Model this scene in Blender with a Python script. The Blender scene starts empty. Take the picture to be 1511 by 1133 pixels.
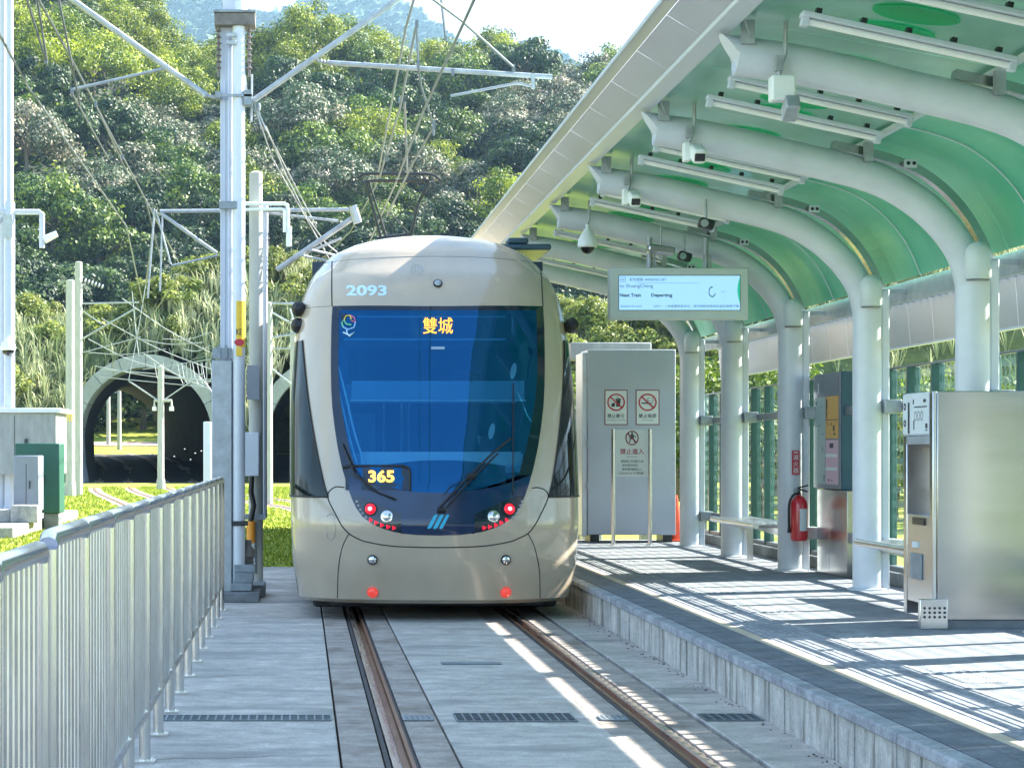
import bpy, math, random
from mathutils import Vector, Matrix, noise
random.seed(7)
PI = math.pi
C = bpy.context.scene.collection
F, U0, V0, H = 3230.0, 445.0, 666.0, 1.49      # pixels of focal length, horizon, eye height
WL = {}

def P3(u, v, Y):
    return Vector(((u-U0)*Y/F, Y, H-(v-V0)*Y/F))

# ------------------------------------------------------------------ helpers
class MB:
    def __init__(s): s.v=[]; s.f=[]; s.c=[]; s.mk=[]; s.auto=True
    def mark(s):
        if s.auto: s.mk=[]; s.auto=False
        s.mk.append((len(s.v),len(s.f))); return s
    def each(s,name,mat,parent,**k):
        mk=s.mk+[(len(s.v),len(s.f))]
        for (v0,f0),(v1,f1) in zip(mk,mk[1:]):
            if f1==f0: continue
            q=MB(); q.v=s.v[v0:v1]; q.f=[tuple(i-v0 for i in f) for f in s.f[f0:f1]]; q.build(name,mat,parent,**k)
    def add(s, vs, fs, col=None):
        if s.auto: s.mk.append((len(s.v),len(s.f)))
        n=len(s.v); s.v+= [Vector(a) for a in vs]; s.f+=[tuple(i+n for i in f) for f in fs]
        if col is not None: s.c+=[col]*len(fs)
        return s
    def box(s,x0,x1,y0,y1,z0,z1):
        return s.add([(x0,y0,z0),(x1,y0,z0),(x1,y1,z0),(x0,y1,z0),(x0,y0,z1),(x1,y0,z1),(x1,y1,z1),(x0,y1,z1)],
            [(0,3,2,1),(4,5,6,7),(0,1,5,4),(1,2,6,5),(2,3,7,6),(3,0,4,7)])
    def obox(s,c,size,rot=None):
        a,b,d=[q/2 for q in size]; R=rot or Matrix.Identity(3); c=Vector(c)
        vs=[c+R@Vector(p) for p in [(-a,-b,-d),(a,-b,-d),(a,b,-d),(-a,b,-d),(-a,-b,d),(a,-b,d),(a,b,d),(-a,b,d)]]
        return s.add(vs,[(0,3,2,1),(4,5,6,7),(0,1,5,4),(1,2,6,5),(2,3,7,6),(3,0,4,7)])
    def tube(s,pts,r,seg=10,caps=True):
        pts=[Vector(p) for p in pts]; n=len(pts)
        rs=r if isinstance(r,(list,tuple)) else [r]*n
        rings=[]; prev=None
        for i,p in enumerate(pts):
            t=(pts[min(i+1,n-1)]-pts[max(i-1,0)])
            if t.length<1e-9: t=Vector((0,0,1))
            t.normalize()
            if prev is None:
                a=Vector((0,0,1)) if abs(t.z)<.9 else Vector((1,0,0))
                x=t.cross(a).normalized()
            else:
                x=(prev-t*prev.dot(t))
                x= x.normalized() if x.length>1e-6 else t.orthogonal().normalized()
            prev=x; y=t.cross(x)
            rings.append([p+(x*math.cos(2*PI*k/seg)+y*math.sin(2*PI*k/seg))*rs[i] for k in range(seg)])
        vs=[q for R in rings for q in R]; fs=[]
        for i in range(n-1):
            for k in range(seg):
                k2=(k+1)%seg; fs.append((i*seg+k,i*seg+k2,(i+1)*seg+k2,(i+1)*seg+k))
        if caps: fs.append(tuple(range(seg-1,-1,-1))); fs.append(tuple((n-1)*seg+k for k in range(seg)))
        return s.add(vs,fs)
    def lathe(s,prof,c,seg=20,axis=None):
        c=Vector(c); R=Matrix.Identity(3)
        if axis is not None: R=Vector((0,0,1)).rotation_difference(Vector(axis)).to_matrix()
        vs=[]; fs=[]; n=len(prof)
        for (r,z) in prof:
            for k in range(seg):
                a=2*PI*k/seg; vs.append(c+R@Vector((r*math.cos(a),r*math.sin(a),z)))
        for i in range(n-1):
            for k in range(seg):
                k2=(k+1)%seg; fs.append((i*seg+k,i*seg+k2,(i+1)*seg+k2,(i+1)*seg+k))
        fs.append(tuple(range(seg-1,-1,-1))); fs.append(tuple((n-1)*seg+k for k in range(seg)))
        return s.add(vs,fs)
    def prism(s,poly,d):
        n=len(poly); d=Vector(d); a=[Vector(p) for p in poly]; vs=a+[p+d for p in a]
        fs=[tuple(range(n-1,-1,-1)),tuple(range(n,2*n))]+[(i,(i+1)%n,n+(i+1)%n,n+i) for i in range(n)]
        return s.add(vs,fs)
    def prism_y(s,xz,y0,y1): return s.prism([(x,y0,z) for x,z in xz],(0,y1-y0,0))
    def sheet(s,prof,y0,y1,th,ny=1):                # profile (x,z) polyline swept along y with thickness
        P=[Vector((x,0,z)) for x,z in prof]; n=len(P); off=[]
        for i in range(n):
            t=(P[min(i+1,n-1)]-P[max(i-1,0)]).normalized(); off.append(Vector((-t.z,0,t.x))*th)
        for i in range(n-1):
            q=[P[i],P[i+1],P[i+1]+off[i+1],P[i]+off[i]]
            s.prism([(a.x,y0,a.z) for a in q],(0,y1-y0,0))
        return s
    def grid(s,rows,close=False):
        n=len(rows[0]); vs=[p for r in rows for p in r]; fs=[]
        for i in range(len(rows)-1):
            for j in range(n-1): fs.append((i*n+j,i*n+j+1,(i+1)*n+j+1,(i+1)*n+j))
        return s.add(vs,fs)
    def build(s,name,mat,parent=None,smooth=35,bev=0,loc=None,weld=False):
        base=WL.get(parent.name,Vector((0,0,0))) if parent is not None else Vector((0,0,0))
        if loc is not None: base=Vector(loc)
        me=bpy.data.meshes.new(name)
        me.from_pydata([tuple(p-base) for p in s.v],[],s.f)
        if s.c:
            at=me.attributes.new('tint','FLOAT','FACE'); at.data.foreach_set('value',s.c)
        if weld:
            import bmesh
            bm=bmesh.new(); bm.from_mesh(me); bmesh.ops.remove_doubles(bm,verts=bm.verts,dist=1e-4)
            bmesh.ops.recalc_face_normals(bm,faces=bm.faces); bm.to_mesh(me); bm.free()
        me.validate(); me.update()
        if smooth:
            me.shade_smooth(); me.set_sharp_from_angle(angle=math.radians(smooth))
        o=bpy.data.objects.new(name,me); C.objects.link(o)
        if mat is not None: me.materials.append(mat)
        if parent is not None: o.parent=parent; WL[o.name]=base
        else:
            if loc is not None: o.location=base
            WL[o.name]=base
        if bev:
            m=o.modifiers.new('bevel','BEVEL'); m.width=bev; m.segments=2; m.limit_method='ANGLE'; m.angle_limit=math.radians(40)
        return o

def tag(o,label,cat,group=None):
    o['label']=label; o['category']=cat
    if group: o['group']=group
    return o
def thing(name,label,cat,loc,group=None):
    o=bpy.data.objects.new(name,None); C.objects.link(o); o.location=loc; o.empty_display_size=.2
    WL[o.name]=Vector(loc); return tag(o,label,cat,group)
def struct(o,kind='structure'):
    o['kind']=kind; return o
def dup(root,loc,label=None,group=None,rz=None,scale=None):
    r=root.copy(); C.objects.link(r); r.location=loc
    if label: r['label']=label
    if group: r['group']=group
    if rz is not None: r.rotation_euler.z=rz
    if scale is not None: r.scale=scale
    def rec(src,dst):
        for ch in src.children:
            c=ch.copy(); C.objects.link(c); c.parent=dst; rec(ch,c)
    rec(root,r); return r

# ------------------------------------------------------------------ materials
def nd(nt,t,**k):
    n=nt.nodes.new(t)
    for a,b in k.items():
        if a.startswith('i_'): n.inputs[a[2:].replace('_',' ')].default_value=b
        else: setattr(n,a,b)
    return n
def col4(c): return (c[0],c[1],c[2],1)
def mat(name,c,rough=.5,metal=0,var=.12,scale=6,bump=0,bscale=40,spec=.5,coat=0,c2=None,stretch=None,emit=None,es=0,world=False,rvar=.08):
    m=bpy.data.materials.new(name); m.use_nodes=True; nt=m.node_tree; b=nt.nodes['Principled BSDF']; L=nt.links.new
    b.inputs['Roughness'].default_value=rough; b.inputs['Metallic'].default_value=metal
    b.inputs['Specular IOR Level'].default_value=spec; b.inputs['Coat Weight'].default_value=coat
    b.inputs['Coat Roughness'].default_value=.04
    tc=nd(nt,'ShaderNodeTexCoord') if not world else nd(nt,'ShaderNodeNewGeometry')
    src=tc.outputs['Object'] if not world else tc.outputs['Position']
    mp=nd(nt,'ShaderNodeMapping'); mp.inputs['Scale'].default_value=stretch or (1,1,1); L(src,mp.inputs[0])
    nz=nd(nt,'ShaderNodeTexNoise'); nz.inputs['Scale'].default_value=scale; nz.inputs['Detail'].default_value=6; nz.inputs['Roughness'].default_value=.6; L(mp.outputs[0],nz.inputs[0])
    rp=nd(nt,'ShaderNodeMapRange'); rp.inputs['From Min'].default_value=.3; rp.inputs['From Max'].default_value=.7; L(nz.outputs[0],rp.inputs[0])
    mx=nd(nt,'ShaderNodeMix',data_type='RGBA'); L(rp.outputs[0],mx.inputs[0])
    if c2 is None:
        a=[max(0,q*(1-var)) for q in c]; d=[min(1,q*(1+var)) for q in c]
    else: a,d=c,c2
    mx.inputs[6].default_value=col4(a); mx.inputs[7].default_value=col4(d); L(mx.outputs[2],b.inputs['Base Color'])
    if rvar:
        r2=nd(nt,'ShaderNodeMapRange'); r2.inputs['To Min'].default_value=max(.02,rough-rvar); r2.inputs['To Max'].default_value=min(1,rough+rvar)
        L(nz.outputs[0],r2.inputs[0]); L(r2.outputs[0],b.inputs['Roughness'])
    if bump:
        n2=nd(nt,'ShaderNodeTexNoise'); n2.inputs['Scale'].default_value=bscale; n2.inputs['Detail'].default_value=4; L(mp.outputs[0],n2.inputs[0])
        bp=nd(nt,'ShaderNodeBump'); bp.inputs['Strength'].default_value=bump; bp.inputs['Distance'].default_value=.01; L(n2.outputs[0],bp.inputs['Height']); L(bp.outputs[0],b.inputs['Normal'])
    if emit:
        b.inputs['Emission Color'].default_value=col4(emit); b.inputs['Emission Strength'].default_value=es
    return m
M={}
M['paint_white']=mat('white_paint',(.46,.50,.60),.35,var=.05,scale=3)
M['galv']=mat('galvanised_steel',(.36,.40,.43),.42,.35,var=.2,scale=9,bump=.05)
M['galv_dark']=mat('weathered_galvanised_steel',(.24,.28,.31),.5,.4,var=.3,scale=7)
M['rust_plate']=mat('brown_steel_plate',(.16,.15,.14),.6,.3,var=.3,scale=12)
M['stainless']=mat('brushed_stainless',(.50,.49,.49),.23,1,var=.10,scale=1.6,stretch=(.6,.6,3.5),rvar=.07,bump=.03,bscale=3)
M['stainless2']=mat('polished_stainless',(.70,.70,.71),.24,1,var=.06,scale=5,rvar=.08)
M['column']=mat('pale_blue_grey_paint',(.58,.63,.69),.38,var=.06,scale=5,bump=.04,bscale=120,coat=.1)
M['cap']=mat('column_cap_paint',(.56,.62,.64),.4,var=.04)
M['black']=mat('black_rubber',(.012,.013,.015),.5,var=.2)
M['panto']=mat('black_pantograph_paint',(.012,.02,.025),.5,var=.1)
M['darkgap']=mat('dark_joint',(.02,.02,.022),.9,var=.2)
M['darkmetal']=mat('dark_metal',(.035,.04,.045),.4,.5,var=.2)
M['teal']=mat('dark_teal_paint',(.012,.075,.075),.35,var=.15)
M['navy']=mat('dark_slate_blue_paint',(.025,.07,.10),.35,var=.1)
M['rail_grey']=mat('grey_rail_metal',(.20,.23,.27),.4,.4,var=.12)
M['green_box']=mat('green_cabinet_paint',(.008,.085,.06),.45,var=.1)
M['railbar']=mat('dull_stainless_bars',(.50,.51,.54),.33,.9,var=.16,scale=4,rvar=.08)
M['grey_box']=mat('grey_cabinet_paint',(.20,.23,.28),.45,var=.06)
M['cab_grey']=mat('pale_grey_cabinet_paint',(.40,.45,.54),.4,var=.05,scale=2)
M['plaster']=mat('stained_white_concrete',(.26,.28,.28),.85,var=.2,scale=3,stretch=(3,3,.6),bump=.2)
M['conc_pole']=mat('spun_concrete_pole',(.40,.41,.38),.8,var=.15,scale=3,stretch=(3,3,.5),bump=.1)
M['conc_block']=mat('dark_concrete_block',(.16,.18,.19),.85,var=.3,scale=8,bump=.4)
M['yellow']=mat('yellow_marker_paint',(.75,.50,.04),.5,var=.1)
M['orange']=mat('orange_plastic',(.80,.30,.03),.45,var=.1)
M['cone']=mat('red_orange_cone_plastic',(.75,.10,.04),.5,var=.1)
M['red']=mat('red_enamel',(.55,.015,.03),.3,var=.08,coat=.5)
M['sign_red']=mat('sign_red',(.45,.03,.05),.5,var=.04)
M['sign_maroon']=mat('sign_maroon',(.22,.03,.05),.5,var=.04)
M['sign_white']=mat('sign_white',(.62,.68,.70),.5,var=.03)
M['sign_black']=mat('sign_ink',(.025,.035,.045),.5,var=.02)
M['ink_red']=mat('sign_ink_red',(.36,.05,.09),.5,var=.02)
M['white']=mat('clean_white_plastic',(.75,.80,.78),.35,var=.03)
M['lens_black']=mat('black_lens',(.01,.01,.012),.12,var=.1)
M['wire']=mat('aluminium_wire',(.42,.45,.47),.5,.5,var=.2)
M['wire_dark']=mat('dark_wire',(.16,.19,.21),.5,.5,var=.2)
M['insul']=mat('brown_insulator',(.14,.12,.12),.3,var=.2)
M['tram']=mat('champagne_paint',(.47,.395,.30),.25,.05,var=.055,scale=2.2,stretch=(1.4,1.4,.5),coat=.9,rvar=.06)
M['tram_dark']=mat('tram_underside',(.02,.021,.022),.6,var=.2)
M['mask']=mat('windscreen_black_mask',(.004,.012,.026),.08,var=.1,coat=.5,rvar=.02)
M['mask_blue']=mat('lower_mask_blue_film',(.002,.022,.075),.1,var=.25,scale=2,coat=.4,rvar=.02)
M['side_glass']=mat('dark_side_glass',(.006,.014,.013),.06,var=.1,spec=.35,rvar=.02)
M['blind']=mat('pale_blue_blind',(.22,.36,.46),.6,var=.05)
M['dash_edge']=mat('pale_dashboard_edge',(.80,.86,.84),.5,var=.05)
M['header_in']=mat('dark_header_housing',(.003,.006,.014),.4,var=.2)
M['header_rim']=mat('grey_header_rim',(.20,.32,.42),.4)
M['led']=mat('amber_led',(.9,.35,.03),.5,emit=(1,.30,.02),es=.6)
M['led365']=mat('yellow_led',(.9,.6,.1),.5,emit=(1,.42,.05),es=.6)
M['tail']=mat('tail_light_red',(.8,.02,.03),.2,emit=(1,.0,.01),es=.5)
M['tail_core']=mat('tail_light_core',(1,.6,.6),.2,emit=(1,.16,.18),es=.8)
M['arrow']=mat('red_lamp_strip',(.8,.03,.04),.3,emit=(1,.0,.02),es=.4)
M['reflector']=mat('glowing_red_reflector',(.50,.05,.035),.25,var=.1,coat=.6,emit=(1,.08,.06),es=.1)  # weak glow added, though the reflector is no lamp
M['chrome']=mat('chrome',(.8,.8,.82),.12,1,var=.05)
M['cyan']=mat('cyan_emblem',(.02,.42,.65),.35,var=.03)
M['number']=mat('pale_blue_number',(.55,.74,.88),.35,var=.05)
M['ghost']=mat('faint_embossed_emblem',(.42,.41,.36),.4,var=.03)
M['petal_y']=mat('petal_yellow',(.8,.6,.1),.5); M['petal_r']=mat('petal_red',(.7,.15,.25),.5); M['petal_g']=mat('petal_green',(.2,.6,.3),.5); M['petal_b']=mat('petal_blue',(.3,.55,.85),.5)
M['screen']=mat('lcd_screen',(.05,.1,.15),.3,emit=(.30,.58,.86),es=.22,var=.03)
M['screen_ink']=mat('lcd_dark_text',(.03,.07,.12),.5,var=.02)
M['screen_green']=mat('lcd_green_shape',(.01,.18,.12),.5,emit=(.01,.25,.15),es=.3)
M['sign_case']=mat('pale_sign_case',(.60,.67,.65),.4,var=.03)
M['map']=mat('map_poster_green_grey',(.36,.46,.44),.5,c2=(.28,.40,.40),scale=30)
M['post_or']=mat('orange_poster',(.62,.36,.10),.5,var=.05,scale=20); M['post_pk']=mat('pink_poster',(.58,.40,.48),.5,var=.06,scale=20)
M['grate']=mat('galvanised_grating',(.20,.24,.27),.5,.5,var=.2)
M['bark']=mat('bark',(.13,.11,.085),.9,var=.3,scale=10)
M['soffit']=mat('silver_soffit_panel',(.68,.68,.72),.34,.35,var=.06,scale=1.2,rvar=.08)
M['fascia']=mat('white_fascia',(.55,.61,.70),.35,.1,var=.04)
M['skirt']=mat('silver_skirt_panel',(.52,.54,.57),.35,.5,var=.06,scale=1.5)
M['interior']=mat('cab_interior_grey',(.30,.42,.55),.6,var=.1)
M['interior_light']=mat('cab_interior_pale',(.75,.85,.9),.5,var=.05)
M['interior_dark']=mat('cab_interior_dark',(.02,.04,.07),.6,var=.1)
M['tube_and_glint_white']=mat('tube_and_glint_white',(.8,.82,.82),.3,var=.02)
M['tactile']=mat('tactile_strip_beige',(.50,.43,.34),.75,var=.12,scale=9,world=True)

def concrete(name,a,b,streak=(1,1,1),sc=2.2,stain=None,joints=None):
    m=bpy.data.materials.new(name); m.use_nodes=True; nt=m.node_tree; p=nt.nodes['Principled BSDF']; L=nt.links.new
    p.inputs['Roughness'].default_value=.82; p.inputs['Specular IOR Level'].default_value=.35
    g=nd(nt,'ShaderNodeNewGeometry'); mp=nd(nt,'ShaderNodeMapping'); mp.inputs['Scale'].default_value=streak; L(g.outputs['Position'],mp.inputs[0])
    n1=nd(nt,'ShaderNodeTexNoise'); n1.inputs['Scale'].default_value=sc; n1.inputs['Detail'].default_value=8; n1.inputs['Roughness'].default_value=.65; L(mp.outputs[0],n1.inputs[0])
    r=nd(nt,'ShaderNodeMapRange'); r.inputs['From Min'].default_value=.32; r.inputs['From Max'].default_value=.68; L(n1.outputs[0],r.inputs[0])
    mx=nd(nt,'ShaderNodeMix',data_type='RGBA'); mx.inputs[6].default_value=col4(a); mx.inputs[7].default_value=col4(b); L(r.outputs[0],mx.inputs[0])
    out=mx.outputs[2]
    n2=nd(nt,'ShaderNodeTexNoise'); n2.inputs['Scale'].default_value=60; n2.inputs['Detail'].default_value=3; L(g.outputs['Position'],n2.inputs[0])
    r2=nd(nt,'ShaderNodeMapRange'); r2.inputs['From Min'].default_value=.3; r2.inputs['From Max'].default_value=.7; r2.inputs['To Min'].default_value=.82; r2.inputs['To Max'].default_value=1.12; L(n2.outputs[0],r2.inputs[0])
    m2=nd(nt,'ShaderNodeMix',data_type='RGBA',blend_type='MULTIPLY'); m2.inputs[0].default_value=1; L(out,m2.inputs[6]); L(r2.outputs[0],m2.inputs[7]); out=m2.outputs[2]
    n5=nd(nt,'ShaderNodeTexNoise'); n5.inputs['Scale'].default_value=6; n5.inputs['Detail'].default_value=9; n5.inputs['Roughness'].default_value=.75; L(g.outputs['Position'],n5.inputs[0])
    r5=nd(nt,'ShaderNodeMapRange'); r5.inputs['From Min'].default_value=.3; r5.inputs['From Max'].default_value=.7; r5.inputs['To Min'].default_value=.64; r5.inputs['To Max'].default_value=1.22; L(n5.outputs[0],r5.inputs[0])
    m5=nd(nt,'ShaderNodeMix',data_type='RGBA',blend_type='MULTIPLY'); m5.inputs[0].default_value=1; L(out,m5.inputs[6]); L(r5.outputs[0],m5.inputs[7]); out=m5.outputs[2]
    if stain:
        n3=nd(nt,'ShaderNodeTexNoise'); n3.inputs['Scale'].default_value=stain[3]; n3.inputs['Detail'].default_value=5
        mp3=nd(nt,'ShaderNodeMapping'); mp3.inputs['Scale'].default_value=stain[4]; L(g.outputs['Position'],mp3.inputs[0]); L(mp3.outputs[0],n3.inputs[0])
        r3=nd(nt,'ShaderNodeMapRange'); r3.inputs['From Min'].default_value=.52; r3.inputs['From Max'].default_value=.66; r3.inputs['To Max'].default_value=.75; L(n3.outputs[0],r3.inputs[0])
        m3=nd(nt,'ShaderNodeMix',data_type='RGBA'); L(r3.outputs[0],m3.inputs[0]); L(out,m3.inputs[6]); m3.inputs[7].default_value=col4(stain[:3]); out=m3.outputs[2]
    if joints:   # tile joints (w,l) in x,y
        bt=nd(nt,'ShaderNodeTexBrick'); bt.offset=joints[2] if len(joints)>2 else 0; bt.inputs['Color1'].default_value=(1,1,1,1); bt.inputs['Color2'].default_value=(.93,.94,.95,1); bt.inputs['Mortar'].default_value=(.76,.76,.77,1)
        bt.inputs['Scale'].default_value=1; bt.inputs['Brick Width'].default_value=joints[0]; bt.inputs['Row Height'].default_value=joints[1]; bt.inputs['Mortar Size'].default_value=.006; bt.inputs['Mortar Smooth'].default_value=.2
        L(g.outputs['Position'],bt.inputs[0])
        m4=nd(nt,'ShaderNodeMix',data_type='RGBA',blend_type='MULTIPLY'); m4.inputs[0].default_value=1; L(out,m4.inputs[6]); L(bt.outputs[0],m4.inputs[7]); out=m4.outputs[2]
    L(out,p.inputs['Base Color'])
    bp=nd(nt,'ShaderNodeBump'); bp.inputs['Strength'].default_value=.35; bp.inputs['Distance'].default_value=.006; L(n2.outputs[0],bp.inputs['Height']); L(bp.outputs[0],p.inputs['Normal'])
    return m
M['slab']=concrete('track_concrete',(.44,.42,.385),(.64,.61,.565),(.45,1.4,1),2.4,(.27,.265,.255,1.5,(.6,1.3,1)))
M['slab_rail']=concrete('brownish_rail_concrete',(.31,.275,.245),(.50,.45,.41),(.6,1.5,1),3.5,(.20,.165,.14,2.2,(1.4,.7,1)))
M['slab_dark']=concrete('dark_track_concrete',(.15,.15,.15),(.25,.245,.235),(.6,1.5,1),3)  # darker than the other track concrete
M['wall']=concrete('stained_platform_wall_concrete',(.40,.41,.40),(.58,.58,.55),(1,2.5,.5),3,(.13,.13,.115,3.4,(1,3,.4)))
M['coping']=concrete('platform_coping',(.27,.30,.34),(.36,.39,.43),(1,1,1),6)
M['floor']=concrete('platform_paving',(.215,.235,.275),(.275,.29,.325),(1,1,1),2.5,joints=(.30,.60,.0))
M['edge_floor']=concrete('platform_edge_paving',(.135,.16,.195),(.19,.21,.245),(1,1,1),3,joints=(.35,.60,0))
M['bars']=concrete('tactile_bars',(.25,.27,.31),(.33,.35,.39),(1,1,1),6)
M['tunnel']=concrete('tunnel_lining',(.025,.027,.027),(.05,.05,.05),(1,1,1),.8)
M['portal']=concrete('portal_concrete',(.24,.27,.30),(.36,.39,.42),(1,1,1),1.0,(.25,.27,.27,.8,(1,1,1)))
M['kerb']=concrete('kerb_concrete',(.28,.29,.28),(.40,.40,.38),(1,1,1),3)
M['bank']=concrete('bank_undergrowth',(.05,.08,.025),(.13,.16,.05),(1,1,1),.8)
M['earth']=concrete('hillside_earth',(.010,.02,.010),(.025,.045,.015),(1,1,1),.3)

def railmat():
    m=mat('worn_rail_steel',(.20,.10,.055),.45,.5,c2=(.33,.19,.12),scale=14,stretch=(1,.25,1),rvar=.1); return m
M['rail']=railmat()
M['rail_head']=mat('polished_rail_head',(.46,.34,.28),.28,.9,c2=(.60,.52,.48),scale=5,stretch=(6,.3,1),rvar=.08)
M['filler']=mat('black_rail_filler',(.05,.05,.055),.7,var=.3,scale=10)

def grassmat():
    m=bpy.data.materials.new('grass'); m.use_nodes=True; nt=m.node_tree; p=nt.nodes['Principled BSDF']; L=nt.links.new
    g=nd(nt,'ShaderNodeNewGeometry')
    n1=nd(nt,'ShaderNodeTexNoise'); n1.inputs['Scale'].default_value=.35; n1.inputs['Detail'].default_value=6; L(g.outputs['Position'],n1.inputs[0])
    n2=nd(nt,'ShaderNodeTexNoise'); n2.inputs['Scale'].default_value=9; n2.inputs['Detail'].default_value=6; L(g.outputs['Position'],n2.inputs[0])
    cr=nd(nt,'ShaderNodeValToRGB'); e=cr.color_ramp.elements; e[0].position=.32; e[0].color=(.20,.25,.03,1); e[1].position=.68; e[1].color=(.38,.42,.07,1); L(n1.outputs[0],cr.inputs[0])
    r=nd(nt,'ShaderNodeMapRange'); r.inputs['From Min'].default_value=.3; r.inputs['From Max'].default_value=.7; r.inputs['To Min'].default_value=.55; r.inputs['To Max'].default_value=1.25; L(n2.outputs[0],r.inputs[0])
    mx=nd(nt,'ShaderNodeMix',data_type='RGBA',blend_type='MULTIPLY'); mx.inputs[0].default_value=1; L(cr.outputs[0],mx.inputs[6]); L(r.outputs[0],mx.inputs[7]); L(mx.outputs[2],p.inputs['Base Color'])
    p.inputs['Roughness'].default_value=.9; p.inputs['Specular IOR Level'].default_value=.2
    bp=nd(nt,'ShaderNodeBump'); bp.inputs['Strength'].default_value=.7; bp.inputs['Distance'].default_value=.05; L(n2.outputs[0],bp.inputs['Height']); L(bp.outputs[0],p.inputs['Normal'])
    return m
M['grass']=grassmat()

def leafmat(name,a,b,trans=.35,rv=.25,gam=1.4):
    m=bpy.data.materials.new(name); m.use_nodes=True; nt=m.node_tree; L=nt.links.new
    for n in list(nt.nodes): nt.nodes.remove(n)
    out=nd(nt,'ShaderNodeOutputMaterial'); at=nd(nt,'ShaderNodeAttribute',attribute_name='tint'); oi=nd(nt,'ShaderNodeObjectInfo')
    mx=nd(nt,'ShaderNodeMix',data_type='RGBA'); mx.inputs[6].default_value=col4(a); mx.inputs[7].default_value=col4(b); pw=nd(nt,'ShaderNodeMath',operation='POWER'); pw.inputs[1].default_value=gam; L(at.outputs['Fac'],pw.inputs[0]); L(pw.outputs[0],mx.inputs[0])
    r=nd(nt,'ShaderNodeMapRange'); r.inputs['To Min'].default_value=1-rv; r.inputs['To Max'].default_value=1+rv; L(oi.outputs['Random'],r.inputs[0])
    m2=nd(nt,'ShaderNodeMix',data_type='RGBA',blend_type='MULTIPLY'); m2.inputs[0].default_value=1; L(mx.outputs[2],m2.inputs[6]); L(r.outputs[0],m2.inputs[7])
    d=nd(nt,'ShaderNodeBsdfPrincipled'); d.inputs['Roughness'].default_value=.55; d.inputs['Specular IOR Level'].default_value=.35; L(m2.outputs[2],d.inputs['Base Color'])
    t=nd(nt,'ShaderNodeBsdfTranslucent'); L(m2.outputs[2],t.inputs[0])
    ms=nd(nt,'ShaderNodeMixShader'); ms.inputs[0].default_value=trans; L(d.outputs[0],ms.inputs[1]); L(t.outputs[0],ms.inputs[2]); L(ms.outputs[0],out.inputs[0])
    return m
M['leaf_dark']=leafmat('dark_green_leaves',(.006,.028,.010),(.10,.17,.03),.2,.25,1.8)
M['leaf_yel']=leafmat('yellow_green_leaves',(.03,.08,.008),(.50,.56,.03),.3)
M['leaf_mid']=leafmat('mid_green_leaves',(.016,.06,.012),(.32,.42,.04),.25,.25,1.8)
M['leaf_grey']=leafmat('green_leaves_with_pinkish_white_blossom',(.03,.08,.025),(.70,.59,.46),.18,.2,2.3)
M['leaf_bush']=leafmat('bush_leaves',(.08,.14,.03),(.42,.44,.08))
M['plume']=leafmat('tall_grass_blades',(.14,.20,.07),(.62,.62,.40),.3)
M['blade']=leafmat('lawn_blades',(.13,.19,.02),(.33,.37,.045),.3)
M['far_leaf']=leafmat('far_forest',(.03,.06,.03),(.10,.16,.06),0)

def glassmat(name,tint,alpha,gl=.04,diff=(.5,.8,.7),frit=False):
    m=bpy.data.materials.new(name); m.use_nodes=True; nt=m.node_tree; L=nt.links.new
    for n in list(nt.nodes): nt.nodes.remove(n)
    out=nd(nt,'ShaderNodeOutputMaterial'); tr=nd(nt,'ShaderNodeBsdfTransparent'); tr.inputs[0].default_value=col4(tint)
    pr=nd(nt,'ShaderNodeBsdfPrincipled'); pr.inputs['Base Color'].default_value=col4(diff); pr.inputs['Roughness'].default_value=gl
    ms=nd(nt,'ShaderNodeMixShader'); ms.inputs[0].default_value=alpha; L(tr.outputs[0],ms.inputs[1]); L(pr.outputs[0],ms.inputs[2])
    if frit:
        g=nd(nt,'ShaderNodeNewGeometry'); mp=nd(nt,'ShaderNodeSeparateXYZ'); L(g.outputs['Position'],mp.inputs[0])
        def band(sock,period,duty):
            a=nd(nt,'ShaderNodeMath',operation='DIVIDE'); a.inputs[1].default_value=period; L(sock,a.inputs[0])
            f=nd(nt,'ShaderNodeMath',operation='FRACT'); L(a.outputs[0],f.inputs[0])
            t=nd(nt,'ShaderNodeMath',operation='GREATER_THAN'); t.inputs[1].default_value=duty; L(f.outputs[0],t.inputs[0]); return t
        a=band(mp.outputs['Z'],.13,.52); b=band(mp.outputs['Y'],.11,.62)
        mu=nd(nt,'ShaderNodeMath',operation='MAXIMUM'); L(a.outputs[0],mu.inputs[0]); L(b.outputs[0],mu.inputs[1])
        rr=nd(nt,'ShaderNodeMapRange'); rr.inputs['To Min'].default_value=.03; rr.inputs['To Max'].default_value=.36; L(mu.outputs[0],rr.inputs[0]); L(rr.outputs[0],ms.inputs[0])
    L(ms.outputs[0],out.inputs[0]); return m
M['wall_glass']=glassmat('green_fritted_glass',(.955,1.0,.965),.3,.05,(.50,.74,.68),True)
M['windscreen']=glassmat('blue_windscreen',(.42,.78,1),.50,.015,(.010,.17,.42))
M['windscreen'].node_tree.nodes['Principled BSDF'].inputs['Metallic'].default_value=.62
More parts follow.
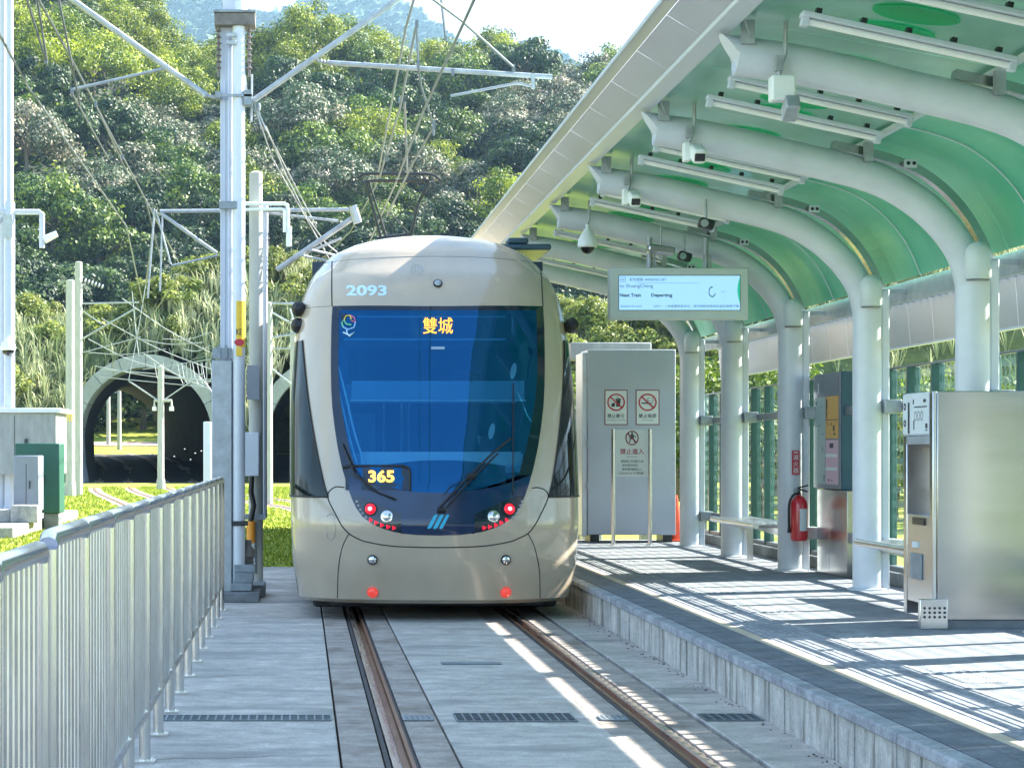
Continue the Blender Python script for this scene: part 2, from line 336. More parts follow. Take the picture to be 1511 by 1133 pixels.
def skin(name,a,b_,tr,rough,met,tc):
    m=bpy.data.materials.new(name); m.use_nodes=True; nt=m.node_tree; L=nt.links.new
    for n in list(nt.nodes): nt.nodes.remove(n)
    out=nd(nt,'ShaderNodeOutputMaterial'); pr=nd(nt,'ShaderNodeBsdfPrincipled'); pr.inputs['Roughness'].default_value=rough; pr.inputs['Metallic'].default_value=met
    g=nd(nt,'ShaderNodeNewGeometry'); nz=nd(nt,'ShaderNodeTexNoise'); nz.inputs['Scale'].default_value=1.1; nz.inputs['Detail'].default_value=3; L(g.outputs['Position'],nz.inputs[0])
    mr=nd(nt,'ShaderNodeMapRange'); mr.inputs['From Min'].default_value=.35; mr.inputs['From Max'].default_value=.65; L(nz.outputs[0],mr.inputs[0])
    mx=nd(nt,'ShaderNodeMix',data_type='RGBA'); mx.inputs[6].default_value=col4(a); mx.inputs[7].default_value=col4(b_); L(mr.outputs[0],mx.inputs[0]); L(mx.outputs[2],pr.inputs['Base Color'])
    bp=nd(nt,'ShaderNodeBump'); bp.inputs['Strength'].default_value=.25; bp.inputs['Distance'].default_value=.05; L(nz.outputs[0],bp.inputs['Height']); L(bp.outputs[0],pr.inputs['Normal'])
    t=nd(nt,'ShaderNodeBsdfTranslucent'); t.inputs[0].default_value=col4(tc)
    ms=nd(nt,'ShaderNodeMixShader'); ms.inputs[0].default_value=tr; L(pr.outputs[0],ms.inputs[1]); L(t.outputs[0],ms.inputs[2]); L(ms.outputs[0],out.inputs[0]); return m
M['skin']=skin('pale_green_roof_sheet',(.20,.47,.37),(.40,.64,.55),.06,.28,.45,(.08,.50,.30))
M['skin_curve']=skin('green_roof_sheet',(.09,.42,.31),(.27,.60,.49),.17,.34,.3,(.02,.50,.30))
def disc():
    m=bpy.data.materials.new('skylight_glow_green'); m.use_nodes=True; nt=m.node_tree; L=nt.links.new
    for n in list(nt.nodes): nt.nodes.remove(n)
    out=nd(nt,'ShaderNodeOutputMaterial'); t=nd(nt,'ShaderNodeBsdfTranslucent'); t.inputs[0].default_value=(.01,.85,.40,1)
    pr=nd(nt,'ShaderNodeBsdfPrincipled'); pr.inputs['Base Color'].default_value=(.02,.62,.30,1); pr.inputs['Roughness'].default_value=.2  # daylight glow put into the bright base colour; the roof above is closed
    ms=nd(nt,'ShaderNodeMixShader'); ms.inputs[0].default_value=.6; L(pr.outputs[0],ms.inputs[1]); L(t.outputs[0],ms.inputs[2]); L(ms.outputs[0],out.inputs[0]); return m
M['skylight']=disc()

# text -> list of (verts01, faces): coordinates normalised to its own box
def text_geo(s,bold=0):
    c=bpy.data.curves.new('tmp','FONT'); c.body=s; c.resolution_u=3; c.offset=bold
    o=bpy.data.objects.new('tmp',c); C.objects.link(o); bpy.context.view_layer.update()
    me=bpy.data.meshes.new_from_object(o.evaluated_get(bpy.context.evaluated_depsgraph_get()))
    vs=[v.co.copy() for v in me.vertices]; fs=[tuple(p.vertices) for p in me.polygons]
    bpy.data.objects.remove(o); bpy.data.curves.remove(c); bpy.data.meshes.remove(me)
    x0=min(v.x for v in vs); x1=max(v.x for v in vs); y0=min(v.y for v in vs); y1=max(v.y for v in vs)
    return [((v.x-x0)/(x1-x0),(v.y-y0)/(y1-y0)) for v in vs],fs
def text_on(mb,s,fn,a0,a1,b0,b1,bold=0):
    """fn(a,b)->point; text fills a0..a1 (left-right) and b0..b1 (bottom-top)"""
    vs,fs=text_geo(s,bold); mb.add([fn(a0+(a1-a0)*x,b0+(b1-b0)*y) for x,y in vs],fs)
def ring_on(mb,fn,ca,cb,ra,rb,wa,wb,n=28,a0=0,a1=2*PI):
    vs=[];fs=[]
    for i in range(n+1):
        t=a0+(a1-a0)*i/n; c,s_=math.cos(t),math.sin(t)
        vs+= [fn(ca+ra*c,cb+rb*s_),fn(ca+(ra-wa)*c,cb+(rb-wb)*s_)]
    for i in range(n): fs.append((2*i,2*i+2,2*i+3,2*i+1))
    mb.add(vs,fs)
def poly_on(mb,fn,pts): mb.add([fn(*p) for p in pts],[tuple(range(len(pts)))])
# ================================================================== SETTING
TC=1.2025; RL,RR=TC-.7175,TC+.7175; XP=2.565; HP=.286; YE=29.9
SK,SC=.83,.43   # sun: dz per dx, dy per dx

# ground: one big grass sheet with holes left under nothing (lies just below the slabs)
b=MB(); z=-.02
for x0,x1,y0,y1 in ((-1500,1800,28.36,3200),(-900,-8.0,-12.1,28.36),(-8.0,-1.0,26.99,28.36),(XP+.06,900,-12.1,28.36),(-900,900,-500,-12.1)): b.add([(x0,y0,z),(x1,y0,z),(x1,y1,z),(x0,y1,z)],[(0,1,2,3)])
struct(b.build('ground',M['grass'],smooth=0))

# concrete track bed: separate slabs with open joints
def slab(name,x0,x1,cuts,mt,z=0,y0=-12,y1=28.3):
    b=MB(); ys=[y0]+[c for c in cuts if y0<c<y1]+[y1]
    for i in range(len(ys)-1): b.box(x0+.006,x1-.006,ys[i]+.006,ys[i+1]-.006,-.3,z)
    return struct(b.build(name,mt,bev=.006))
cuts=[0,6,12.0,18,24]
slab('track_bed',-.97,.19,[1,8,15,22.5],M['slab'])
slab('track_bed',.76,1.64,cuts,M['slab'])
slab('track_bed',2.22,XP+.02,[2,10,17,25],M['slab'])
for xr in (RL,RR):
    slab('rail_bed',xr-.295,xr-.085,[0,4,8,12,16,20,24],M['slab_rail'])
    slab('rail_bed',xr+.075,xr+.275,[2,6,10,14,18,22,26],M['slab_rail'])
b=MB(); b.box(-.99,XP+.05,-12.1,28.35,-.32,-.06); struct(b.build('track_base',M['darkgap'],smooth=0))

slab('track_bed',-8.0,-1.0,[1,9,17],M['slab_dark'],z=-.006,y1=27.0)
struct(MB().box(-60,90,-400,-12.15,-.3,-.004).build('pavement',M['slab'],smooth=0))
# grooved rails
for i,xr in enumerate((RL,RR)):
    r=thing('grooved_rail',['grooved tram rail nearer the silver railing, shiny head','rusty brown grooved tram rail nearer the platform'][i],'rail',(xr,10,0))
    s=1 if i==0 else -1
    y0,y1=-12,43.5
    MB().prism_y([(xr-s*.052,-.05),(xr-s*.052,.004),(xr-s*.046,.007),(xr-s*.012,.007),(xr-s*.006,.0),(xr-s*.004,-.05)],y0,y1).build('rail_head',M['rail_head'],r)
    MB().prism_y([(xr-s*.004,-.055),(xr-s*.004,-.03),(xr+s*.038,-.03),(xr+s*.038,-.055)],y0,y1).prism_y([(xr+s*.0382,-.055),(xr+s*.0382,.002),(xr+s*.058,.002),(xr+s*.058,-.055)],y0,y1).build('guard_lip',M['rail'],r)
    MB().box(xr-.083,xr-.0585,-12,28.2,-.05,-.006).box(xr+.0585,xr+.0735,-12,28.2,-.05,-.006).build('rubber_filler',M['filler'],r,smooth=0)

# far track rails on the grass, curving out of the tunnel
def catmull(ps,n=10):
    out=[]; P=[Vector(p) for p in ps]; P=[P[0]*2-P[1]]+P+[P[-1]*2-P[-2]]
    for i in range(1,len(P)-2):
        for k in range(n):
            t=k/n; a,b_,c,d=P[i-1:i+3]
            out.append(.5*((2*b_)+(c-a)*t+(2*a-5*b_+4*c-d)*t*t+(3*b_-a-3*c+d)*t**3))
    out.append(P[-2]); return out
def far_track(cs,label):
    pts=catmull([(x,y,max(0,y-108)*.032) for x,y in cs],12)
    r=thing('tram_track',label,'track',pts[0])
    for sgn in (-1,1):
        b=MB(); rows=[]
        for k,p in enumerate(pts):
            t=(pts[min(k+1,len(pts)-1)]-pts[max(k-1,0)]); t.z=0; t.normalize(); n=Vector((t.y,-t.x,0))
            c=p+n*sgn*.7175
            rows.append([c-n*.045+Vector((0,0,-.05)),c-n*.045+Vector((0,0,.012)),c+n*.045+Vector((0,0,.012)),c+n*.045+Vector((0,0,-.05))])
        b.grid(rows).build('rail',M['rail'],r)
        b=MB(); rows=[]
        for k,p in enumerate(pts):
            t=(pts[min(k+1,len(pts)-1)]-pts[max(k-1,0)]); t.z=0; t.normalize(); n=Vector((t.y,-t.x,0)); c=p+n*sgn*.7175
            rows.append([c-n*.24+Vector((0,0,-.008)),c+n*.24+Vector((0,0,-.008))])
        b.grid(rows).build('track_bed_strip',M['slab_rail'],r)
    return r
far_track([(-2.35,20),(-2.4,40),(-2.9,51),(-4.6,64),(-7.2,84),(-9.2,107),(-10.6,125),(-13.5,145),(-19,165)],'curved tram track running through the lawn into the lit side of the tunnel')
far_track([(TC,43.5),(.6,56),(-1.2,67),(-4.2,84),(-6.0,107),(-7.4,125),(-10,145),(-15,165)],'curved tram track beside the middle pole, entering the dark side of the tunnel')

# drain gratings
def grating(x0,x1,y0,y1,label,n=None,grp='drain gratings across the track bed'):
    r=thing('drain_grating',label,'grating',((x0+x1)/2,(y0+y1)/2,0),grp)
    MB().box(x0,x1,y0,y1,.0015,.003).build('drain_opening',M['darkgap'],r,smooth=0)
    b=MB(); n=n or int((x1-x0)/.045)
    b.box(x0,x1,y0,y0+.015,.003,.009).box(x0,x1,y1-.015,y1,.003,.009).box(x0,x1,(y0+y1)/2-.006,(y0+y1)/2+.006,.003,.0085)
    for q in (.27,.75): b.box(x0,x1,y0+(y1-y0)*q-.005,y0+(y1-y0)*q+.005,.003,.008)
    for k in range(n+1):
        x=x0+(x1-x0)*k/n; b.box(x-.005,x+.005,y0+.0155,y1-.0155,.0032,.0082)
    b.build('grate_bars',M['grate'],r,smooth=0)
grating(-.80,.165,12.10,12.34,'long drain grating between the silver railing and the left rail')
grating(.86,1.52,12.06,12.42,'wide drain grating midway between the two rails')
grating(2.24,2.555,12.10,12.40,'short drain grating at the foot of the platform wall')
for x0,x1,l in ((.56,.735,'small steel cover right beside the left rail'),(1.655,1.815,'small steel cover beside the rusty right rail')):
    r=thing('drain_cover',l,'drain cover',((x0+x1)/2,12.2,0),'small drain covers beside the rails')
    MB().box(x0,x1,12.1,12.3,.002,.012).build('plate',M['galv_dark'],r,bev=.004)
    b=MB()
    for k in range(5): b.box(x0+.02+k*.03,x0+.032+k*.03,12.13,12.27,.0125,.016)
    b.build('ribs',M['grate'],r,smooth=0)
b=MB().box(.98,1.40,15.30,15.45,.002,.008); tag(b.build('metal_plate',M['galv_dark'],bev=.003),'thin flat metal plate set in the concrete nearest the tram','plate')

# hairline cracks in the track slabs
rng=random.Random(17); crk=[]
for (x0,y0,dx,dy,n) in ((-.75,10.6,.9,.15,12),(.8,16.9,.8,-.2,10),(.80,9.2,.6,.35,9),(-.6,17.8,.7,.1,9),(2.24,13.6,.3,.5,8),(-.9,14.2,.5,.4,8),(.9,13.3,.35,.9,9)):
    b=MB(); pts=[Vector((x0+dx*k/n,y0+dy*k/n+rng.gauss(0,.02),.0012)) for k in range(n+1)]
    b.grid([[p+Vector((0,-.0035,0)),p+Vector((0,.0035,0))] for p in pts]); o=b.build('slab_crack',M['darkgap'],smooth=0); struct(o)
# ------------------------------------------------------------------ platform
pl=thing('station_platform','low station platform with concrete panel wall and dark paved top','platform',(XP,10,0))
b=MB(); y=-6.8; k=0
while y<YE-.05:
    b.box(XP+.012+.004*math.sin(k*1.7),XP+.2,y+.004,min(y+.354,YE),-.1,HP-.058); y+=.37; k+=1
b.each('wall_panel',M['wall'],pl,bev=.004)
MB().box(XP+.03,XP+.21,-11,YE-.02,-.1,HP-.06).build('panel_joints',M['darkgap'],pl,smooth=0)
b=MB(); y=-11
while y<YE: b.box(XP-.012,XP+.09,y+.002,min(y+1.198,YE),HP-.056,HP-.001); y+=1.2
b.each('coping',M['coping'],pl,bev=.01)
MB().box(XP+.091,2.905,-11,YE,-.1,HP).build('edge_paving',M['edge_floor'],pl,smooth=0)
MB().box(2.905,2.985,-11,YE,-.1,HP+.001).build('warning_line',M['tactile'],pl,smooth=0)
MB().box(2.985,5.62,-11,YE,-.1,HP).build('paving',M['floor'],pl,smooth=0)
pr=[(3.0,HP+.0006)]
for k in range(7):
    x=3.02+k*.058; pr+=[(x,HP+.002),(x+.004,HP+.007),(x+.026,HP+.007),(x+.030,HP+.002)]
pr.append((3.43,HP+.0006))
y=-3.0
b=MB()
while y<YE-.9:
    b.prism_y(pr,y,y+1.796); y+=1.8
b.each('tactile_strip',M['bars'],pl,smooth=0)
for yy in [4.2+2.4*i for i in range(11)]:
    rows=[]
    for c in range(25):
        rows.append([Vector((3.45+a*.0145,yy+c*.03,HP+.002+(.005 if a%4 in (1,2) and c%2 else 0))) for a in range(21)])
    MB().grid(rows).build('tactile_stud_plate',M['bars'],pl,smooth=0)
MB().box(5.30,5.6,-11,YE,HP+.0005,HP+.12).build('rear_kerb',M['conc_block'],pl,bev=.01)
# litter along the foot of the platform wall: one scatter
b=MB(); rng=random.Random(3)
for k in range(150):
    y=5.5+rng.random()**.8*15; x=XP-.01-abs(rng.gauss(0,.05)); a=rng.random()*PI; l=.006+.012*rng.random()
    b.obox((x,y,.004),(l,l*.5,.004),Matrix.Rotation(a,3,'Z')@Matrix.Rotation(.3*rng.random(),3,'X'))
o=b.build('leaf_litter',M['bark'],smooth=0); o['label']='brown leaf litter gathered at the foot of the platform wall'; o['category']='litter'; struct(o,'stuff')

# ------------------------------------------------------------------ canopy
YB=[13.08+3*i for i in range(-7,5)]+[27.80]      # frames
Y0C,Y1C=-9.4,28.9
cn=thing('platform_canopy','curved green platform canopy with silver soffit and white edge','canopy',(4,10,4))
flat=[(2.55,4.08),(3.3,3.945),(4.17,3.79)]
curve=[(4.17,3.79),(4.42,3.73),(4.66,3.64),(4.86,3.50),(5.02,3.33),(5.13,3.14),(5.20,2.975)]
# roof sheets in 1.5 m lengths so that joints show; skylight discs lie just below
def pan(prof,name,mt,gap=.006,L=1.5,th=.012):
    y=Y0C; 
    b=MB()
    while y<Y1C-.1:
        b.mark(); b.sheet(prof,y+gap/2,min(y+L,Y1C)-gap/2,th); y+=L
    return b.each(name,mt,cn,smooth=30)
pan(flat,'roof_sheet',M['skin'])
pan(catmull([(x,0,z) for x,z in curve],3) and [(p.x,p.z) for p in catmull([(x,0,z) for x,z in curve],3)],'curved_roof_sheet',M['skin_curve'])
b=MB(); y=Y0C+.75     # light joint trims on the curve
cc=[(p.x,p.z) for p in catmull([(x,0,z) for x,z in curve],3)]
while y<Y1C:
    b.tube([(x-.008,y,z-.010) for x,z in cc],.006,5); y+=1.5
b.each('sheet_joint_trim',M['fascia'],cn)
b=MB()
for y in YB:
    for dy in (.38,1.5,2.62): pass
    for dy in (-.42,.62,2.1):
        for xc in (3.42,):
            zc=3.945+(xc-3.3)/.87*(-.155)-.010
            b.add([(xc+.24*math.cos(t*PI/16),y+dy+.20*math.sin(t*PI/16),zc-.178*.24*math.cos(t*PI/16)) for t in range(32)],[tuple(range(32))])
b.each('skylight_disc',M['skylight'],cn,smooth=0)
# longitudinal members
MB().box(4.13,4.17,Y0C,Y1C,3.735,3.772).build('purlin',M['fascia'],cn,smooth=0)
MB().prism_y([(5.27,2.80),(5.30,2.80),(5.33,2.97),(5.27,2.97)],Y0C,Y1C).build('lower_purlin',M['galv'],cn,smooth=0)
MB().prism_y([(2.44,4.005),(2.56,3.985),(2.565,4.15),(2.44,4.19)],Y0C,Y1C).build('gutter_beam',M['fascia'],cn,bev=.004)
b=MB(); y=Y0C
while y<Y1C-.1:
    e=min(y+1.2,Y1C)-.005
    b.mark(); b.sheet([(2.235,4.160),(2.438,4.035)],y+.007,e,.01); y+=1.2
b.each('soffit_panel',M['soffit'],cn,smooth=0)
MB().prism_y([(2.165,4.182),(2.230,4.158),(2.234,4.18),(2.17,4.20)],Y0C,Y1C).build('edge_lip',M['soffit'],cn,smooth=0)
MB().prism_y([(2.148,4.175),(2.163,4.175),(2.166,4.205),(2.148,4.205)],Y0C,Y1C).build('fascia',M['fascia'],cn,bev=.004)
MB().prism_y([(2.166,4.25),(2.166,4.29),(4.17,3.90),(4.17,3.86)],Y0C,Y1C).build('roof_top_sheet',M['wall_glass'],cn,smooth=0) if 0 else None
b=MB(); y=Y0C
while y<Y1C-.1:
    b.mark(); b.sheet([(5.49,2.86),(5.52,2.455)],y+.004,min(y+.75,Y1C)-.004,.012); y+=.75
b.each('skirt_panel',M['skirt'],cn,smooth=0)  # top edge stepped outward: hidden slot shaped to let a sun strip through
b=MB(); y=9.0
while y<Y1C:
    b.box(5.29,5.50,y,y+.05,2.83,2.86); y+=.20  # struts added across the hidden slot to cast slatted shadows on the track
b.each('added_shadow_strut',M['galv'],cn,smooth=0)
MB().box(5.50,5.54,Y0C,Y1C,2.435,2.453).build('skirt_edge',M['fascia'],cn,smooth=0)
# braces between the soffit and purlin
b=MB()
for y in YB:
    b.box(2.6,2.68,y-.14,y-.11,3.9,4.04).box(4.10,4.16,y-.16,y-.10,3.60,3.74).box(5.0,5.29,y-.02,y+.02,2.86,2.90)
    b.tube([(2.57,y-.3,4.05),(2.66,y-.13,3.93)],.008,6)
b.each('hanger_bracket',M['galv'],cn)

# ------------------------------------------------------------------ arched frames
def frame_arch(y,label):
    r=thing('canopy_frame',label,'canopy frame',(4.93,y,HP),'arched steel frames carrying the canopy')
    r_=.118
    cl=catmull([(2.50,0,3.865),(3.0,0,3.79),(3.71,0,3.63),(4.20,0,3.50),(4.50,0,3.34),(4.72,0,3.14),(4.86,0,2.93),(4.925,0,2.70)],5)
    pts=[Vector((p.x,y,p.z)) for p in cl]
    b=MB(); b.tube(pts,r_,24,caps=False)
    # oblique mitre at the tip
    for i in range(24):
        v=b.v[i]; v.x += (3.865-v.z)*.85+.08
    cen=len(b.v); 
    b.v.append(Vector((2.58,y,3.865)))
    b.f+=[(cen,i,(i+1)%24) for i in range(24)]
    b.build('beam',M['column'],r,smooth=50,weld=True)
    MB().lathe([(.125,0),(.125,2.52)],(4.93,y,HP),32).build('column',M['column'],r)
    MB().box(5.045,5.115,y-.045,y+.075,HP,2.90).build('downpipe',M['column'],r,bev=.012)
    c=MB().lathe([(.086,0),(.094,.012),(.094,.17),(.088,.215),(.066,.25),(.035,.268),(.004,.274)],(4.93,y-.125,2.745),24).build('lamp_cap',M['cap'],r)
    MB().lathe([(.080,-.012),(.084,-.001)],(4.93,y-.125,2.745),24).build('cap_underside',M['rail_grey'],c)
    cd=[Vector((x,y+.02,z)) for x,z in ((3.9,3.74),(4.25,3.66),(4.52,3.56),(4.72,3.42),(4.88,3.24),(4.99,3.05),(5.06,2.88))]
    cd=catmull(cd,4); b=MB()
    for i in range(len(cd)-1):
        a,e=cd[i],cd[i+1]; d=(e-a); n=Vector((-d.z,0,d.x)).normalized()*.03
        b.prism([a-n-Vector((0,.05,0)),e-n-Vector((0,.05,0)),e+n-Vector((0,.05,0)),a+n-Vector((0,.05,0))],(0,.1,0))
    b.build('cable_channel',M['stainless'],r,weld=True)
    j=MB().box(4.40,4.49,y-.12,y-.09,3.56,3.62).box(4.42,4.48,y-.09,y-.04,3.57,3.61).build('junction_plate',M['fascia'],r,bev=.003)
    b=MB()
    for dx in (.024,.066): b.lathe([(.014,0),(.014,.004)],(4.40+dx,y-.121,3.59),12,(0,-1,0))
    b.build('hole',M['darkmetal'],j)
    MB().lathe([(.17,0),(.17,.012),(.14,.02)],(4.93,y,HP),32).build('base_ring',M['column'],r)
    return r
names=['nearest to the viewer, mostly overhead','second nearest, overhead']
ord_=['behind the ticket machine','just in front of the poster board','carrying the fire extinguisher','at the far bench, left of the fire extinguisher','farthest, beside the grey cabinet and traffic cone']
A0=frame_arch(YB[0],'pale blue-grey arched frame out of sight behind the viewer')
for i,y in enumerate(YB[1:],1):
    if i>=8: lab='pale blue-grey arched frame and round column, '+ord_[i-8]
    elif i==7: lab='pale blue-grey arched beam across the top right, holding the large white box camera'
    else: lab=None
    dup(A0,(4.93,y,HP),lab or 'pale blue-grey arched frame of the canopy outside the picture')

# ------------------------------------------------------------------ tube lights
def tubelight(y):
    r=thing('tube_light','x','light fitting',(2.75,y,3.86),'fluorescent tube lights under the canopy')
    d=Vector((1.18,0,-.255)); L=d.length; u=d.normalized(); n=Vector((-u.z,0,u.x))*-1
    R=Matrix((u,Vector((0,1,0)),u.cross(Vector((0,1,0))))).transposed()
    o=Vector((2.75,y,3.86)); mid=o+d/2
    MB().obox(mid+Vector((0,0,.035)),(L,.10,.03),R).build('housing',M['fascia'],r,bev=.005)
    MB().tube([o+u*.03,o+d-u*.03],.019,12).build('tube',M['tube_and_glint_white'],r)
    b=MB(); b.obox(o+u*.02,(.04,.06,.06),R).obox(o+d-u*.02,(.04,.06,.06),R); b.each('end_cap',M['fascia'],r,bev=.004)
    b=MB()
    for k in range(5): b.obox(o+d*(.08+.21*k)+Vector((0,0,.065)),(.03,.05,.04),R)
    b.each('clip',M['darkmetal'],r,smooth=0)
    return r
ly=[11.10,12.05,14.10,14.86,17.10,17.86,20.10,20.86,23.10,23.86,26.1,26.86]
ll=['white tube light highest in the top right corner','white tube light between the top corner and the first beam','upper tube light right of the large white box camera','lower tube light right of the large white box camera',
 'upper tube light between the second and third beams','lower tube light between the second and third beams','upper tube light between the third and fourth beams','lower tube light just above the dome camera beam',
 'tube light just behind the dome camera','tube light behind the hanging display sign','far tube light behind the display sign','farthest tube light by the last beam']
t0=tubelight(ly[0]); t0['label']=ll[0]
for y,l in zip(ly[1:],ll[1:]): dup(t0,(2.75,y,3.86),l)

# ------------------------------------------------------------------ cameras
def rod(mb,x,y,ztop,zbot,r=.012,kink=True):
    if kink: mb.tube([(x+.02,y,ztop),(x+.015,y,ztop-.18),(x-.02,y,ztop-.28),(x-.02,y,zbot)],r,8)
    else: mb.tube([(x,y,ztop),(x,y,zbot)],r,8)
def boxcam(u,v,yb,label,big=False):
    Y=yb-.16; p=P3(u,v,Y)
    r=thing('security_camera',label,'camera',p,'security cameras hanging under the canopy')
    b=MB(); rod(b,p.x,Y,4.02,p.z+.08,.014); b.box(p.x-.045,p.x-.0,Y-.03,Y+.03,p.z+.11,p.z+.2); b.build('mount_rod',M['galv'],r)
    if big:
        MB().box(p.x-.075,p.x+.065,Y-.06,Y+.06,p.z-.07,p.z+.08).build('housing',M['white'],r,bev=.012)
        bd=MB().obox((p.x+.04,Y-.03,p.z-.115),(.085,.15,.09),Matrix.Rotation(-.5,3,'X')).build('lens_hood',M['galv'],r,bev=.01)
    else:
        MB().obox((p.x-.035,Y+.03,p.z+.01),(.05,.09,.14),Matrix.Rotation(0,3,'X')).build('bracket_box',M['white'],r,bev=.01)
        bd=MB().obox((p.x+.03,Y-.05,p.z-.01),(.095,.22,.11),Matrix.Rotation(.35,3,'X')).build('housing',M['white'],r,bev=.02)
        MB().obox((p.x+.03,Y-.155,p.z-.053),(.075,.02,.055),Matrix.Rotation(.35,3,'X')).build('lens',M['lens_black'],r,bev=.006)
    return r
boxcam(1155,133,13.08,'large white square box camera hung from the nearest visible beam',True)
boxcam(1021,226,16.08,'white bullet camera with black lens on the second beam')
boxcam(929,292,19.08,'white bullet camera on the third beam, right above the dome camera')
p=P3(867,358,21.9); r=thing('dome_camera','white pear-shaped dome camera hanging left of the display sign','camera',p,'security cameras hanging under the canopy')
b=MB(); rod(b,p.x,p.y,4.0,p.z+.10,.014); b.build('mount_rod',M['galv'],r)
MB().lathe([(.088,-.03),(.098,-.02),(.10,.0),(.094,.05),(.062,.105),(.034,.15),(.024,.17),(.022,.20)][::1],p+Vector((0,0,-.02)),28).build('housing',M['white'],r)
MB().lathe([(.012,-.115),(.045,-.10),(.066,-.07),(.07,-.05),(.072,-.05)],p+Vector((0,0,0)),24).build('dome',M['lens_black'],r)
for u,v,Y,l in ((1042,331,18.9,'small dark camera tucked below the third beam, above the sign'),(1010,379,21.7,'dark round spotlight head above the display sign')):
    p=P3(u,v,Y); r=thing('spot_camera',l,'camera',p)
    MB().obox(p,(.13,.12,.09),Matrix.Rotation(.3,3,'Y')).build('housing',M['darkmetal'],r,bev=.02)
    MB().lathe([(.03,0),(.035,.03)],p+Vector((-.03,-.06,0)),14,(0,-1,0)).build('lens',M['chrome'],r)
    MB().tube([p+Vector((0,0,.04)),p+Vector((0,.02,.22))],.012,8).build('bracket',M['galv'],r)
p=P3(975,372,21.7); r=thing('loudspeaker','silver horn speaker just above the display sign','speaker',p)
MB().obox(p+Vector((0,0,.02)),(.26,.16,.08),Matrix.Rotation(.15,3,'Y')).build('body',M['stainless'],r,bev=.015)
MB().tube([p+Vector((0,0,.05)),p+Vector((0,0,.25))],.01,8).build('bracket',M['galv'],r)

# ------------------------------------------------------------------ hanging display sign
Y=21.75; x0,x1=3.06,4.44; z0,z1=2.80,3.315
r=thing('display_sign','wide hanging train information display with light blue screen','display',((x0+x1)/2,Y,z0))
cs=MB().box(x0,x1,Y,Y+.16,z0,z1).build('case',M['sign_case'],r,bev=.012)
sx0,sx1,sz0,sz1=x0+.095,x1-.085,z0+.095,z1-.082
MB().box(sx0-.008,sx1+.008,Y-.003,Y+.01,sz0-.008,sz1+.008).build('screen_frame',M['grey_box'],r,smooth=0)
sc=MB().box(sx0,sx1,Y-.006,Y+.01,sz0,sz1).build('screen',M['screen'],r,smooth=0)
W=sx1-sx0; HH=sz1-sz0
fn=lambda a,c:Vector((sx0+a*W,Y-.008,sz0+c*HH))
b=MB()
text_on(b,'安坑輕軌 ANKENG LRT',fn,.085,.39,.84,.945); text_on(b,'to ShuangCheng',fn,.005,.28,.625,.76)
text_on(b,'Next Train',fn,.005,.18,.38,.485,.03); text_on(b,'Departing',fn,.265,.44,.355,.485,.03)
text_on(b,'請站穩握緊扶手',fn,.01,.19,.07,.145) if 0 else None
text_on(b,'2024/01/20 16:24',fn,.01,.185,.075,.135)
text_on(b,'APC1 ·',fn,.285,.365,.075,.135); text_on(b,'| 為維護乘車安全，請勿跨越候車線及邊走邊看手機',fn,.385,.99,.06,.15)
for a0,a1,c0,c1 in ((.14,.665,.785,.792),(.012,.016,.82,.965),(.048,.052,.82,.965),(.012,.052,.82,.828),(.012,.052,.957,.965),(.028,.036,.86,.91),(.853,.861,.52,.545),(.877,.883,.525,.545)):
    poly_on(b,fn,[(a0,c0),(a1,c0),(a1,c1),(a0,c1)])
ring_on(b,fn,.77,.53,.030,.155,.006,.03,28,PI*.45,PI*1.9)
b.build('text',M['screen_ink'],sc,smooth=0)
b=MB(); poly_on(b,fn,[(1-.022*math.sin(PI*k/12)-.0,.18+.80*k/12) for k in range(13)]); b.build('green_shape',M['screen_green'],sc,smooth=0)
b=MB()
for xx in (3.47,4.03): b.tube([(xx,Y+.08,z1),(xx,Y+.08,3.62)],.028,14); b.box(xx+.04,xx+.055,Y+.05,Y+.1,z1,z1+.14)
b.each('hanger_pipe',M['galv'],r)

# ------------------------------------------------------------------ glass rear wall
XG=5.44
w=thing('glass_screen_wall','green fritted glass rear wall in dark teal posts behind the columns','glass wall',(XG,10,HP))
b=MB(); k=0
for y in YB:
    for j in range(4):
        yy=y+.375+.75*j
        b.box(XG-.06,XG+.05,yy-.028,yy+.028,HP+.12,2.24)
b.each('post',M['teal'],w,bev=.006)
MB().box(XG-.02,XG+.02,Y0C,YE-.5,2.241,2.262).box(XG-.05,XG+.04,Y0C,YE-.5,HP+.1,HP+.16).build('top_and_bottom_rail',M['rail_grey'],w,bev=.004)
b=MB(); 
for y in YB:
    for j in range(4):
        if j==3 and y>27: continue
        y0=y+.41+.75*j; b.add([(XG,y0,HP+.161),(XG,y0+.68,HP+.161),(XG,y0+.68,2.24),(XG,y0,2.24)],[(0,1,2,3)])
b.each('glass_pane',M['wall_glass'],w,smooth=0)
for name,z0,z1 in (('upper_handrail',1.84,1.92),('lower_handrail',.62,.72)):
    MB().box(5.20,5.225,Y0C,YE-.9,z0,z1).build(name,M['rail_grey'],w,bev=.006)
b=MB()
for y in YB:
    for z in (1.82,.61): b.box(5.05,5.20,y-.13,y+.13,z,z+.12)
b.each('clamp_plate',M['galv'],w,bev=.006)

